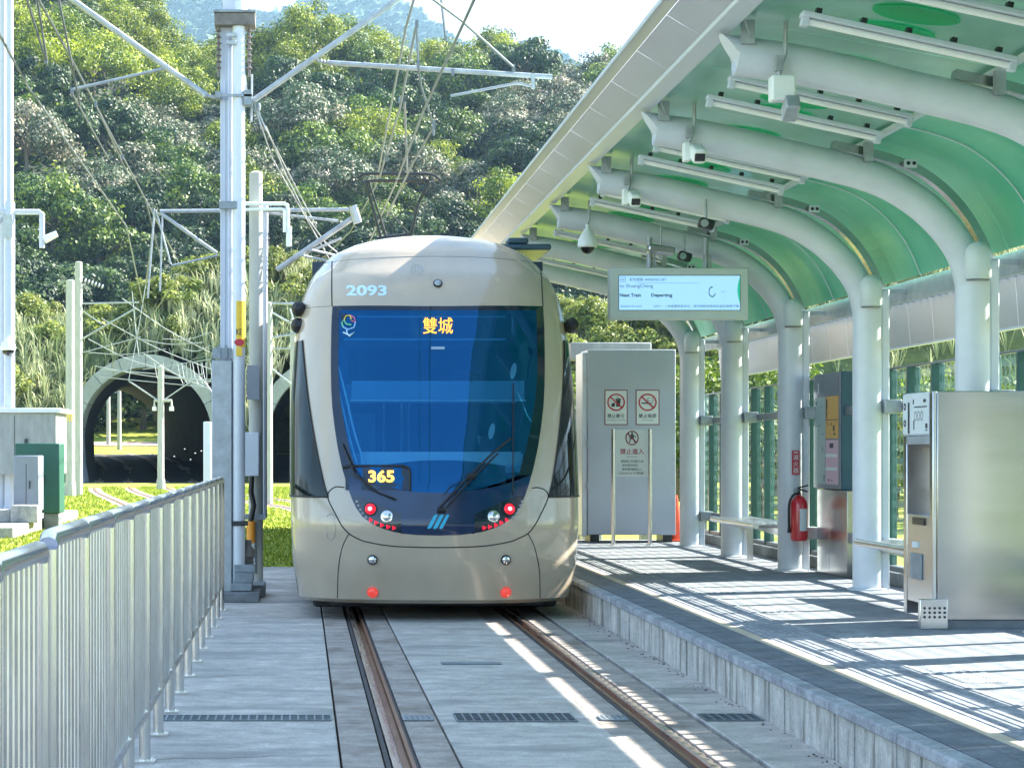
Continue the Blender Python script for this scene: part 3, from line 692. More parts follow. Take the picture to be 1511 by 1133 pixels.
# ------------------------------------------------------------------ benches
def bench(y0,y1,label):
    r=thing('bench',label,'bench',(4.8,y0,HP),'stainless benches between the columns')
    MB().tube([(4.62,y0,.735),(4.62,y1,.735)],.032,14).tube([(5.02,y0,.735),(5.02,y1,.735)],.032,14).each('frame_tube',M['stainless2'],r)
    b=MB()
    for k in range(8): x=4.66+k*.043; b.box(x,x+.034,y0+.02,y1-.02,.735,.755)
    b.build('seat_slats',M['stainless2'],r,bev=.003)
    for yy in (y0+.35,y1-.35):
        MB().prism([(4.66,yy-.015,.70),(5.0,yy-.015,.70),(5.0,yy-.015,HP),(4.94,yy-.015,HP),(4.92,yy-.015,.62)],(0,.03,0)).build('leg',M['stainless2'],r)
bench(15.9,18.2,'stainless bench beside the ticket machine, in front of the large column')
bench(22.25,24.6,'stainless bench farther down the platform left of the fire extinguisher')

# ------------------------------------------------------------------ ticket machine
x0,x1,y0,y1,z1=4.285,5.22,14.86,15.60,1.90
r=thing('ticket_machine','large brushed stainless ticket machine turned to the tracks','ticket machine',(4.7,15.2,HP))
MB().box(x0+.03,x1,y0,y0+.035,HP+.06,z1).build('side_panel',M['stainless'],r,bev=.006)
MB().box(x0,x0+.026,y0+.001,y0+.08,HP+.06,z1-.003).build('corner_post',M['stainless2'],r,bev=.004)
MB().box(x0+.2,x1,y0+.036,y1,HP+.06,z1-.002).build('cabinet',M['stainless'],r)
MB().box(x0+.01,x1,y0+.0365,y1,z1-.30,z1-.001).build('header_box',M['fascia'],r,bev=.003)
hp=MB().box(x0-.002,x0+.009,y0+.085,y1-.01,z1-.29,z1-.01).build('header_plate',M['sign_white'],r)
g=lambda a,c:Vector((x0-.0035,y1-.01-a*(y1-y0-.1),z1-.29+c*.28))
b=MB()
for a0,a1,c0,c1 in ((.20,.27,.02,.80),(.42,.46,.12,.35),(.45,.93,.66,.69),(.88,.96,.14,.26),(.88,.96,.08,.11),(.4,.44,.75,.87),(.8,.9,.78,.86)): poly_on(b,g,[(a0,c0),(a1,c0),(a1,c1),(a0,c1)])
ring_on(b,g,.08,.70,.05,.09,.03,.05,20); ring_on(b,g,.08,.28,.05,.09,.03,.05,20)
for q in (.5,.62,.74): ring_on(b,g,q,.45,.05,.12,.008,.02,16)
b.build('print',M['sign_black'],hp,smooth=0)
MB().box(x0+.005,x1,y1-.08,y1,HP+.06,z1-.301).build('far_side',M['stainless2'],r,bev=.004)
MB().box(x0+.002,x0+.2,y0+.081,y1-.081,z1-.36,z1-.302).build('canopy_lip',M['galv'],r,bev=.004)
MB().box(x0+.01,x0+.2,y0+.081,y1-.081,HP+.15,1.05).build('lower_front',M['stainless2'],r,bev=.006)
MB().box(x0+.17,x0+.199,y0+.081,y1-.081,1.052,z1-.362).build('recess_panel',M['stainless'],r)
MB().box(x0-.002,x0+.0095,y0+.22,y0+.5,.98,1.03).build('card_slot',M['lens_black'],r,bev=.003)
MB().box(x0-.002,x0+.0095,y0+.38,y0+.5,.82,.86).build('sticker',M['sign_white'],r)
MB().box(x0-.002,x0+.0095,y0+.28,y0+.55,.60,.78).build('tray',M['galv_dark'],r,bev=.004)
MB().box(x0+.10,x1-.02,y0+.03,y1-.03,HP+.001,HP+.06).build('plinth',M['rail_grey'],r)
v=MB().box(x0-.10,x0+.09,y0-.05,y0-.002,HP+.002,HP+.205).build('vent_box',M['stainless2'],r,bev=.004)
b=MB()
for i in range(5):
    for j in range(3): b.lathe([(.009,0),(.009,.003)],(x0-.07+i*.034,y0-.0505,HP+.085+j*.03),8,(0,-1,0))
b.build('vent_holes',M['darkmetal'],v)

# ------------------------------------------------------------------ poster board
r=thing('poster_board','tall notice board with map, orange and pink posters on a stainless cabinet','notice board',(5.25,21.9,HP))
xf=5.17; ya,yb=20.95,22.05
MB().box(xf,xf+.15,ya,yb,1.12,2.26).build('case',M['navy'],r,bev=.008)
MB().box(xf-.012,xf-.001,ya+.02,yb-.0,1.13,2.25).build('frame',M['rail_grey'],r)
gg=lambda a,c:Vector((xf-.016,yb-.04-a*(yb-ya-.12),1.17+c*1.04))
def pp(name,a0,a1,c0,c1,m): b=MB(); b.prism([gg(a0,c0),gg(a1,c0),gg(a1,c1),gg(a0,c1)],(.003,0,0)); return b.build(name,m,r,smooth=0)
pp('header_panel',0,1,.84,1,M['rail_grey'])
mp_=pp('map_poster',0,.47,0,.825,M['map']); po=pp('orange_poster',.49,1,.43,.825,M['post_or']); pk=pp('pink_poster',.49,1,0,.415,M['post_pk'])
gi=lambda a,c:gg(a,c)+Vector((-.002,0,0))
def bars(lst,m,par,name):
    b=MB(); [poly_on(b,gi,[(a0,c0),(a1,c0),(a1,c1),(a0,c1)]) for a0,a1,c0,c1 in lst]; b.build(name,m,par,smooth=0)
bars([(.49,1,.60,.607),(.52,.57,.70,.80),(.52,.56,.63,.69),(.55,.57,.56,.58),(.62,.64,.55,.57),(.72,.75,.55,.58),(.80,.86,.50,.55),(.82,.88,.46,.48)],M['sign_black'],po,'print')
bars([(.49,.97,.255,.285),(.49,.97,.13,.16)],M['sign_white'],pk,'white_bands'); bars([(.66,.82,.34,.385),(.6,.66,.03,.05),(.72,.78,.03,.04)],M['sign_black'],pk,'print')
bars([(.08,.12,.74,.79),(.35,.38,.3,.36),(.41,.45,.03,.09),(.2,.22,.42,.44),(.3,.33,.72,.74),(.05,.3,.55,.556),(.2,.206,.2,.55),(.3,.44,.47,.475)],M['teal'],mp_,'map_lines')
bars([(.16,.22,.86,.96)],M['sign_white'],r,'header_mark')
bars([(.28,.6,.93,.955),(.28,.85,.875,.89)],M['grey_box'],r,'header_lines')
MB().box(xf+.0,xf+.3,20.75,ya+.50,HP+.002,1.115).box(xf+.0,xf+.3,ya+.505,21.95,HP+.002,1.115).build('cabinet',M['stainless'],r,bev=.004)

# ------------------------------------------------------------------ fire extinguisher + its sign
p=Vector((4.965,21.845,.60)); r=thing('fire_extinguisher','red fire extinguisher with white label hung on a column','fire extinguisher',p)
MB().lathe([(.07,0),(.082,.01),(.085,.03),(.085,.36),(.078,.40),(.05,.435),(.022,.45),(.02,.47)],p,28).build('cylinder',M['red'],r)
lb=MB(); n=10
rows=[[p+Vector((.0862*math.sin(t),-.0862*math.cos(t),z)) for t in [-.15+1.1*k/n for k in range(n+1)]] for z in (.10,.32)]
lb.grid(rows).build('label_sticker',M['sign_white'],r)
MB().tube([p+Vector((0,0,.46)),p+Vector((0,0,.50))],.018,12).obox(p+Vector((.03,-.03,.505)),(.10,.02,.018),Matrix.Rotation(.3,3,'Y')).obox(p+Vector((.03,-.03,.54)),(.11,.02,.015),Matrix.Rotation(-.25,3,'Y')).build('valve_handle',M['darkmetal'],r)
MB().tube(catmull([p+Vector(q) for q in ((0,-.02,.47),(-.06,-.03,.46),(-.10,-.02,.38),(-.105,-.01,.25),(-.10,0,.14))],6),.012,8).lathe([(.02,0),(.012,.07)],p+Vector((-.10,0,.08)),10).build('hose',M['black'],r)
MB().box(p.x-.03,p.x+.03,21.93,21.955,.70,1.12).box(p.x-.09,p.x+.09,21.92,21.94,.80,.82).build('wall_bracket',M['galv'],r)
r=thing('extinguisher_sign','narrow red sign with white characters on the column above the extinguisher','sign',(4.95,21.94,1.38))
MB().box(4.915,4.99,21.935,21.945,1.258,1.50).build('plate',M['sign_red'],r)
b=MB()
for k,ch in enumerate('滅火器'): text_on(b,ch,lambda a,c,k=k:Vector((4.925+a*.055,21.933,1.405-k*.066+c*.055)),0,1,0,1,.0)
poly_on(b,lambda a,c:Vector((4.93+a*.045,21.933,1.475+c*.012)),[(0,0),(1,0),(1,1),(0,1)])
b.build('text',M['sign_white'],r,smooth=0)

# ------------------------------------------------------------------ grey cabinet with signs, no-entry sign
Yc=29.0; x0,x1=(867-U0)*Yc/F,(997-U0)*Yc/F
r=thing('equipment_cabinet','tall pale grey equipment cabinet with two prohibition stickers','cabinet',((x0+x1)/2,Yc,HP))
MB().box(x0,x1,Yc,Yc+.7,HP+.10,2.84).build('body',M['cab_grey'],r,bev=.01)
MB().box(x0-.07,x0-.004,Yc+.02,Yc+.68,HP+.08,2.80).build('side_door',M['fascia'],r,bev=.01)
MB().box(x0+.04,x0+.16,Yc+.05,Yc+.6,HP,HP+.099).box(x1-.16,x1-.04,Yc+.05,Yc+.6,HP,HP+.099).each('foot',M['darkmetal'],r)
b=MB()
for z in (1.0,1.55,2.4): b.lathe([(.012,0),(.012,.08)],(x0-.01,Yc-.012,z),8)
b.build('hinges',M['galv'],r)
def prohib(u0,u1,v0,v1,kind,parent):
    S=Yc/F; X0=(u0-U0)*S; X1=(u1-U0)*S; Z1=H-(v0-V0)*S; Z0=H-(v1-V0)*S
    MB().box(X0,X1,Yc-.004,Yc-.0005,Z0,Z1).build('sticker_border',M['sign_maroon'],parent,smooth=0)
    st=MB().box(X0+.012,X1-.012,Yc-.006,Yc-.003,Z0+.012,Z1-.012).build('sticker',M['sign_white'],parent,smooth=0)
    w,h=X1-X0,Z1-Z0; f=lambda a,c,d=.008:Vector((X0+a*w,Yc-d,Z0+c*h))
    b=MB()
    if kind=='food':
        poly_on(b,f,[(.50,.52),(.66,.52),(.70,.72),(.50,.72)]); poly_on(b,f,[(.46,.725),(.72,.725),(.72,.75),(.46,.75)]); poly_on(b,f,[(.30,.52),(.44,.52),(.46,.62),(.40,.635),(.30,.60)])
        poly_on(b,f,[(.60,.75),(.63,.75),(.56,.81),(.50,.81),(.50,.80),(.55,.80)]); t1,t2='禁止飲食','No Eating or Drinking'
    else:
        poly_on(b,f,[(.25,.60),(.62,.60),(.62,.635),(.25,.635)]); poly_on(b,f,[(.65,.60),(.69,.60),(.69,.635),(.65,.635)])
        ring_on(b,f,.58,.72,.10,.05,.025,.012,14,PI*.5,PI*1.6); ring_on(b,f,.68,.72,.07,.06,.025,.012,14,-PI*.5,PI*.6); t1,t2='禁止吸菸','No Smoking'
    text_on(b,t1,f,.12,.88,.20,.32,.01); text_on(b,t2,f,.10 if kind=='food' else .27,.9 if kind=='food' else .73,.115,.16)
    b.build('print',M['sign_black'],st,smooth=0)
    b=MB(); g=lambda a,c:f(a,c,.0095); ring_on(b,g,.5,.645,.385,.245,.06,.04,36)
    poly_on(b,g,[(.22,.79),(.27,.815),(.78,.50),(.73,.475)]); b.build('prohibition_ring',M['sign_red'],st,smooth=0)
prohib(892,926,575,627,'food',r); prohib(938,973,575,627,'smoke',r)
# free-standing sign
Ys=28.1; S=Ys/F
X=lambda u:(u-U0)*S; Z=lambda v:H-(v-V0)*S
r=thing('no_entry_sign','standing no-entry sign on two stainless posts before the grey cabinet','sign',(X(933),Ys,HP))
for u in (905,959): MB().tube([(X(u),Ys,HP),(X(u),Ys,Z(633))],.026,14).lathe([(.055,0),(.055,.01),(.03,.015)],(X(u),Ys,HP),18).build('post',M['stainless2'],r)
MB().box(X(905),X(959),Ys-.005,Ys+.02,Z(703),Z(634)).build('sign_plate',M['sign_white'],r)
f=lambda a,c,d=.008:Vector((X(909)+a*(X(956)-X(909)),Ys-d,Z(703)+c*(Z(634)-Z(703))))
b=MB()
poly_on(b,f,[(.475,.90),(.53,.90),(.53,.945),(.475,.945)]); poly_on(b,f,[(.44,.80),(.56,.80),(.55,.895),(.46,.895)])
poly_on(b,f,[(.44,.81),(.47,.81),(.44,.73),(.40,.73)]); poly_on(b,f,[(.53,.81),(.56,.81),(.60,.73),(.56,.73)]); poly_on(b,f,[(.40,.82),(.42,.81),(.47,.88),(.46,.895)]); poly_on(b,f,[(.55,.895),(.56,.87),(.62,.83),(.63,.85)])
text_on(b,'No Entry',f,.34,.66,.405,.44)
for k,(t,a0,a1) in enumerate((('僅限員工及消防人員',.15,.86),('緊急情況使用。',.2,.7),('違者處新臺幣以上',.18,.8),('1,000元以下罰鍰',.06,.86))): text_on(b,t,f,a0,a1,.30-k*.085,.355-k*.085)
b.build('print',M['sign_black'],r,smooth=0)
b=MB(); text_on(b,'禁止進入',f,.12,.88,.475,.60,.01); b.build('red_characters',M['ink_red'],r,smooth=0)
b=MB(); g=lambda a,c:f(a,c,.0095); ring_on(b,g,.5,.825,.21,.155,.035,.024,32); poly_on(b,g,[(.34,.92),(.37,.94),(.66,.73),(.63,.71)]); b.build('prohibition_ring',M['sign_maroon'],r,smooth=0)
# cone
p=Vector((5.02,29.35,HP)); r=thing('traffic_cone','orange-red traffic cone between the grey cabinet and the last column','cone',p)
MB().box(p.x-.15,p.x+.15,p.y-.15,p.y+.15,HP,HP+.03).build('base',M['cone'],r,bev=.01)
MB().lathe([(.115,.03),(.022,.60),(.02,.62)],p,24).build('body',M['cone'],r)
# rough concrete gate wall behind the cabinet
r=thing('concrete_wall','stained white concrete wall with cap behind the grey cabinet','wall',(4.4,31,0))
MB().box(3.92,4.08,31,31.3,-.1,2.78).build('pier',M['plaster'],r,bev=.01)
MB().box(3.80,4.95,30.95,31.4,2.785,3.03).build('cap',M['plaster'],r,bev=.02)
MB().box(4.82,4.95,31,31.3,-.1,2.78).build('pier',M['plaster'],r,bev=.01)
MB().box(3.93,4.2,30.6,30.95,-.1,1.7).build('lower_block',M['cab_grey'],r,bev=.01)

# ------------------------------------------------------------------ stainless railing along the track
def railing(y0,n,ztop,label,x=-.752,pitch=1.0):
    r=thing('railing',label,'railing',(x,y0,0),'stainless railings along the track')
    ys=[y0+pitch*i for i in range(n+1)]
    for i,y in enumerate(ys):
        MB().tube([(x,y,0),(x,y,ztop-.03)],.027,12).build('post',M['stainless2'],r)
        MB().box(x-.05,x+.05,y-.05,y+.05,.002,.012).lathe([(.008,.012),(.008,.022)],(x+.035,y+.03,0),6).lathe([(.008,.012),(.008,.022)],(x-.035,y-.03,0),6).build('foot_plate',M['stainless2'],r,smooth=0)
    for i in range(n):
        a,c=ys[i],ys[i+1]
        pts=[(x,a+.005,ztop-.07),(x,a+.012,ztop-.03),(x,a+.045,ztop),(x,c-.045,ztop),(x,c-.012,ztop-.03),(x,c-.005,ztop-.07)] if False else [(x,a+.004,ztop-.018),(x,a+.03,ztop),(x,c-.03,ztop),(x,c-.004,ztop-.018)]
        MB().tube(pts,.03,14).build('top_rail',M['stainless2'],r)
        MB().tube([(x,a+.027,.235),(x,c-.027,.235)],.022,10).build('bottom_rail',M['stainless2'],r)
        b=MB(); k=9
        for j in range(1,k): yy=a+pitch*j/k; b.tube([(x,yy,.245),(x,yy,ztop-.02)],.0068,8,caps=False)
        b.build('bars',M['railbar'],r)
    return r
railing(6.50,14,1.23,'long stainless railing running from the foreground to the steel mast')
railing(2.35,4,1.205,'stainless railing section nearest the viewer at the left edge',pitch=.985)
# ================================================================== TRAM
ZT=[.19,.5,.85,1.2,1.65,2.0,2.47,2.7,2.85,2.95,3.10,3.20,3.335,3.425,3.475,3.505,3.52]
WT=[1.235,1.285,1.30,1.30,1.30,1.292,1.262,1.24,1.21,1.18,1.12,1.055,.92,.72,.52,.28,.04]
YT=[19.18,19.06,19.02,19.08,19.22,19.34,19.50,19.59,19.65,19.70,19.80,19.92,20.05,20.18,20.30,20.45,20.6]
def interp(z,T):
    if z<=ZT[0]: return T[0]
    for i in range(len(ZT)-1):
        if z<=ZT[i+1]:
            t=(z-ZT[i])/(ZT[i+1]-ZT[i]); return T[i]*(1-t)+T[i+1]*t
    return T[-1]
def sm(z,T,h=.05): return (interp(z-h,T)+2*interp(z,T)+interp(z+h,T))/4 if z<3.25 else interp(z,T)
PN=2.5
def Wd(z): return sm(z,WT)
def Dp(z): return min(.85,Wd(z)*.8)
def Sy(x,z):
    t=min(1,abs(x-TC)/Wd(z)); return sm(z,YT)+Dp(z)*(1-(1-t**PN)**(1/PN))
def SP(x,z,off=0):
    p=Vector((x,Sy(x,z),z))
    if off:
        e=.004; xi=x if abs(x-TC)<Wd(z)-.01 else TC+(Wd(z)-.01)*(1 if x>TC else -1)
        dx=(Sy(xi+e,z)-Sy(xi-e,z))/(2*e); dz=(Sy(xi,z+e)-Sy(xi,z-e))/(2*e)
        n=Vector((dx,-1,dz)).normalized(); p=p+n*off
    return p
def hit(u,v,off=0):
    Y=19.2
    for _ in range(25):
        x=(u-U0)*Y/F; z=H-(v-V0)*Y/F
        t=abs(x-TC)/Wd(z)
        if t>.995: x=TC+math.copysign(Wd(z)*.995,x-TC)
        Y=.5*Y+.5*Sy(x,z)
    x=(u-U0)*Y/F; z=H-(v-V0)*Y/F; t=abs(x-TC)/Wd(z)
    if t>.999: x=TC+math.copysign(Wd(z)*.999,x-TC)
    return SP(x,z,off)
def curve_on(pix,off,r,name,m,parent,n=6,seg=6):
    P=catmull([(u,v,0) for u,v in pix],n); return MB().tube([hit(p.x,p.y,off) for p in P],r,seg).build(name,m,parent)

tram=thing('tram','champagne tram with large blue windscreen and red tail lights','tram',(TC,19,0))
YEND=43.0; CU=646.
WOFF=[(452,155),(475,156.5),(500,157),(540,157.5),(570,157),(600,155.5),(630,152),(660,147.5),(690,141),(715,134),(735,127),(750,120),(762,111),(772,98),(779,83),(784,67),(787,50),(789,30),(789.8,.3)]
def woff(v):
    for i in range(len(WOFF)-1):
        if v<=WOFF[i+1][0]:
            t=(v-WOFF[i][0])/(WOFF[i+1][0]-WOFF[i][0]); return WOFF[i][1]*(1-t)+WOFF[i+1][1]*t
    return 0
vr=[452+ (735-452)*k/28 for k in range(29)]+[740,745,750,755,759,763,767,770,773,776,779,781.5,784,786,787.5,789,789.8]
NX=26
def outer(sgn,E,z,last):
    W=Wd(z); ta=min(.999,abs(E.x-TC)/W); pts=[]
    th0=math.asin(min(1,ta**1.0))
    for k in range(NX+1):
        t=math.sin(th0+(PI/2-th0)*k/NX); pts.append(SP(TC+sgn*t*W,z))
    pts.append(Vector((TC+sgn*W,YEND,z))); return pts
for sgn in (-1,1):
    rows=[]
    for v in vr:
        E=hit(CU+sgn*woff(v),v); rows.append(outer(sgn,E,E.z,0))
    zb=rows[-1][0].z
    zs=[zb-.0015]+[zb-(zb-.19)*k/12 for k in range(1,13)]
    for z in zs: rows.append(outer(sgn,Vector((TC,0,z)),z,0))
    z=.19; last=rows[-1]
    rows.append([Vector((TC+(p.x-TC)*.96,p.y+.06,z-.035)) for p in last])
    MB().grid(rows).build('body_side',M['tram'],tram,smooth=40)
# front header and roof
rows=[]
ztop0=hit(CU,452).z
zl=[]
for sgn in (1,):
    for k in range(0,15):
        z=ztop0+(3.10-ztop0)*k/14; zl.append(z)
zl+=[3.12,3.15,3.18,3.21,3.24,3.27,3.30,3.33,3.36,3.39,3.42,3.445,3.465,3.48,3.495,3.505,3.513,3.52]
Eedge=hit(CU+155,452)
for i,z in enumerate(zl):
    zz=z
    W=Wd(zz); L=[]
    for k in range(-30,31):
        t=math.sin(PI/2*k/30); p=SP(TC+t*W,zz)
        if i==0:   # bottom edge follows the straight windscreen top
            zz2=ztop0+(Eedge.z-ztop0)*min(1,abs(p.x-TC)/abs(Eedge.x-TC))**1 if abs(p.x-TC)<=abs(Eedge.x-TC) else Eedge.z
            p=SP(TC+t*W,zz2)
        L.append(p)
    L=[Vector((TC-W,YEND,zz))]+L+[Vector((TC+W,YEND,zz))]; rows.append(L)
MB().grid(rows).build('header_and_roof',M['tram'],tram,smooth=40)
MB().box(TC-1.1,TC+1.1,19.75,42.8,.09,.5).box(TC-.95,TC+.95,19.45,19.9,.12,.3).build('underframe',M['tram_dark'],tram,bev=.03)
MB().box(TC-1.25,TC+1.25,YEND-.05,YEND,.2,3.2).build('rear_end',M['tram_dark'],tram,smooth=0)
for yy in (21.2,23.0,40.0,41.8):
    b=MB()
    for s in (-1,1): b.lathe([(.30,-.05),(.30,.05)],(TC+s*.7175,yy,.30),28,(1,0,0))
    b.tube([(TC-.7,yy,.30),(TC+.7,yy,.30)],.06,10); b.build('wheelset',M['darkmetal'],tram)

# windscreen: glass + black mask ring
def inset(v): return woff(v)-(11 if v<560 else 11+ (v-560)*.06)
GB=727.; 
def gbot(u):   # lower edge of the clear glass
    return 700+27*(1-(abs(u-CU)/150)**2.2) if abs(u-CU)<150 else 700
rowsG=[]; nG=30
for k in range(31):
    t=k/30; R=[]
    for j in range(nG+1):
        s=-1+2*j/nG
        # glass bounded by top v=458 and bottom curve
        v=458+(GB-458)*t
        w=inset(v)
        u=CU+s*w
        vb=GB-26*abs(s)**2.4
        v2=458+(vb-458)*t
        w2=inset(v2); u=CU+s*w2
        R.append(hit(u,v2,.004))
    rowsG.append(R)
gl=MB().grid(rowsG).build('windscreen',M['windscreen'],tram,smooth=60)
# mask: left, right, top strips and bottom panel
def strip(A,B,name,m):
    MB().grid([[a,b_] for a,b_ in zip(A,B)]).build(name,m,tram,smooth=60)
def outerpt(s,v): return hit(CU+s*woff(v),v,.005)
for s in (-1,1):
    A=[];B=[]
    for k in range(31):
        t=k/30; v2=458+((GB-26)-458)*t; A.append(hit(CU+s*inset(v2),v2,.005)); B.append(outerpt(s,452+(GB-26-452)*t))
    strip(A,B,'mask_edge',M['mask'])
strip([hit(CU+inset(458)*(-1+2*j/nG),458,.005) for j in range(nG+1)],[hit(CU+woff(452)*(-1+2*j/nG),452,.005) for j in range(nG+1)],'mask_top',M['mask'])
rows=[]
for k in range(33):
    t=k/32; tt=1-(1-t)**1.7; vs_=(GB-27)+(789.8-(GB-27))*tt; vc=GB-1+(789.8-GB+1)*tt; R_=[]
    for j in range(49):
        s=math.sin(PI/2*(-1+2*j/48)); v=vs_+(vc-vs_)*(1-abs(s)**2.4); w_=min(abs(s)*woff(vs_),woff(v)); R_.append(hit(CU+math.copysign(w_,s),v,.0035))
    rows.append(R_)
mb_=MB().grid(rows).build('lower_mask',M['mask_blue'],tram,smooth=60)

# seams
curve_on([(490,386),(489.5,420),(490,452)],.0,.006,'seam',M['darkgap'],tram); curve_on([(797,389),(799.5,420),(801,452)],.0,.006,'seam',M['darkgap'],tram)
curve_on([(462,398),(474,391),(490,386.5),(540,381.5),(600,379),(650,378.5),(710,380),(760,384),(797,389),(818,398)],.0,.003,'seam',M['galv_dark'],tram)
U1=[(508,719),(500,718),(493,719),(485,726),(484,735),(489,747),(496,760),(504,775),(515,787),(527,794),(540,799),(574,805),(610,807),(646,807.5),(682,807),(718,805),(752,799),(765,794),(779,787),(789,775),(797,760),(804,746),(809,733),(807,726),(801,721),(792,719),(785,720)]
curve_on(U1,.0,.0055,'lower_seam',M['darkgap'],tram,3)
curve_on([(515,787),(508,800),(503,815),(499,843),(498,882)],.0,.004,'seam',M['darkgap'],tram); curve_on([(779,787),(786,800),(791,815),(796,843),(797,882)],.0,.004,'seam',M['darkgap'],tram)
curve_on([(483,760),(494,760),(494,792),(483,793),(483,760)],.0,.0025,'hatch_seam',M['galv_dark'],tram,2,4)

# side cab windows and the windows along the side
for s in (-1,1):
    zs=[1.09+(2.50-1.09)*k/16 for k in range(17)]; rows=[]
    for z in zs:
        q=(z-1.09)/1.41; tb=.745+(.945-.745)*q**.8; W=Wd(z); R=[]
        for k in range(13):
            t=math.sin(math.asin(tb)+(PI/2-math.asin(tb))*k/12); R.append(SP(TC+s*t*W,z,.008))
        R=[Vector((p.x if k<12 else TC+s*(W+.008),p.y,p.z)) for k,p in enumerate(R)]
        R.append(Vector((TC+s*(W+.008),21.1,z))); rows.append(R)
    MB().grid(rows).build('side_window',M['side_glass'],tram,smooth=60)
    edge=[rows[i][0] for i in range(17)]
    MB().tube(edge,.008,6).build('window_seal',M['black'],tram)
    MB().tube(rows[0],.008,6).build('window_seal',M['black'],tram)
    y=21.3
    for n in range(11):
        W1,W2=Wd(1.1),Wd(2.45)
        if n%3==1: z0,z1,nm=.42,2.45,'door'
        else: z0,z1,nm=1.09,2.45,'side_window'
        MB().grid([[Vector((TC+s*(Wd(z)+.008),yy,z)) for yy in (y,y+1.75)] for z in [z0+(z1-z0)*k/8 for k in range(9)]]).build(nm,M['side_glass'],tram)
        y+=1.9
# interior behind the windscreen
MB().box(TC-1.1,TC+1.1,20.9,20.95,.6,3.3).build('cab_partition',M['interior_dark'],tram,smooth=0)
MB().box(TC-.80,TC+.75,19.95,19.97,1.93,2.10).build('sun_blind',M['interior'],tram,smooth=0)
MB().box(TC-.85,TC+.85,19.75,20.3,1.30,1.34).box(TC-.85,TC+.85,20.3,20.33,1.34,1.47).build('dashboard',M['interior_light'],tram,smooth=0)
b=MB(); rows=[]
for k in range(9):
    a=PI*k/8; rows.append([Vector((TC-.72*math.cos(a)*1.0,19.72+.02*j,1.16+.17*math.sin(a)**.7)) for j in range(2)]+[Vector((TC-.7*math.cos(a),20.28,1.18+.23*math.sin(a)**.7))])
b.grid(rows).build('instrument_hood',M['interior_dark'],tram)
MB().box(TC+.12,TC+.62,20.55,20.68,1.15,2.0).box(TC+.2,TC+.5,20.5,20.62,2.02,2.25).build('driver_seat',M['interior_dark'],tram,bev=.05)
b=MB()
for x in (-.75,-.42,-.25,-.18): b.tube([(TC+x,20.85,1.4),(TC+x,20.85,1.95)],.012,6)
b.each('handrail',M['interior_light'],tram)
MB().box(TC-.78,TC-.5,20.84,20.88,1.45,1.85).build('partition_window',M['interior'],tram,smooth=0)
def behind(name,m,u0,u1,v0,v1,off,bow=0,nu=14,nv=4):
    rows=[[hit(u0+(u1-u0)*i/nu,v0+(v1-v0)*j/nv-bow*(1-(2*i/nu-1)**2)*(1 if j==0 else .0),off) for i in range(nu+1)] for j in range(nv+1)]
    return MB().grid(rows).build(name,m,tram,smooth=60)
behind('header_housing',M['header_in'],497,795,459,512,-.05)
behind('header_rim',M['header_rim'],505,748,497,500,-.035); behind('header_rim',M['header_rim'],505,748,464,466,-.035)
behind('blind',M['blind'],516,777,559,587,-.05)
behind('blind_rail',M['dash_edge'],514,779,587.5,589,-.045)
behind('dashboard_edge',M['dash_edge'],530,772,664,684,-.05)
behind('instrument_cover',M['header_in'],556,748,686,712,-.035,bow=9)
for pts in ([(490,533,0),(497,540,0),(508,580,0),(520,630,0),(533,672,0),(545,705,0)],[(490,562,0),(496,570,0),(505,605,0),(517,655,0),(530,695,0)]):
    b=MB(); b.tube([hit(p.x,p.y,-.03) for p in catmull(pts,4)],.009,6); b.build('grab_rail',M['interior_light'],tram)
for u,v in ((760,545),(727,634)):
    b=MB(); poly_on(b,lambda a,c:hit(u+a*4.5+c*2.0,v-c*12,-.04),[(math.cos(PI*k/8),math.sin(PI*k/8)) for k in range(16)]); b.build('painted_glint_oval',M['tube_and_glint_white'],tram,smooth=0)  # pale ovals painted in as reflected highlights on the windscreen
# destination box behind the glass
def plane_at(Y): return lambda u,v:P3(u,v,Y)
pd=plane_at(19.72)
b=MB(); b.prism([pd(503,508),pd(748,508),pd(748,463),pd(503,463)],(0,.05,0)); db=b.build('destination_display',M['interior_dark'],tram)
b=MB(); text_on(b,'雙城',lambda a,c:hit(624+a*44,493-c*24,.008),0,1,0,1,.0); b.build('led_text',M['led'],db,smooth=0)
b=MB(); b.grid([[hit(u,v,.0055) for u in (510,540,570,603)] for v in (690,702,714,723)]); rp=b.build('route_display',M['interior_dark'],tram,smooth=60)
b=MB(); P=[(506,690),(520,688),(596,688),(603,691),(605,697),(605,724)]; b.tube([hit(u,v,.01) for u,v in P],.013,8); b.build('display_frame',M['black'],rp)
b=MB(); text_on(b,'365',lambda a,c:hit(544+a*38,712-c*18,.012),0,1,0,1,.03); b.build('led_text',M['led365'],rp,smooth=0)
b=MB(); b.grid([[hit(u,v,.009) for u in (676,690,700)] for v in (640,641)]) if 0 else None
b=MB(); b.grid([[hit(u,v,.009) for u in (636,646,656)] for v in (512,516)]); b.build('glass_mark',M['interior'],tram,smooth=0)
b=MB(); b.grid([[hit(u,v,.012) for u in (511,560,605)] for v in (559,560)]) if 0 else None
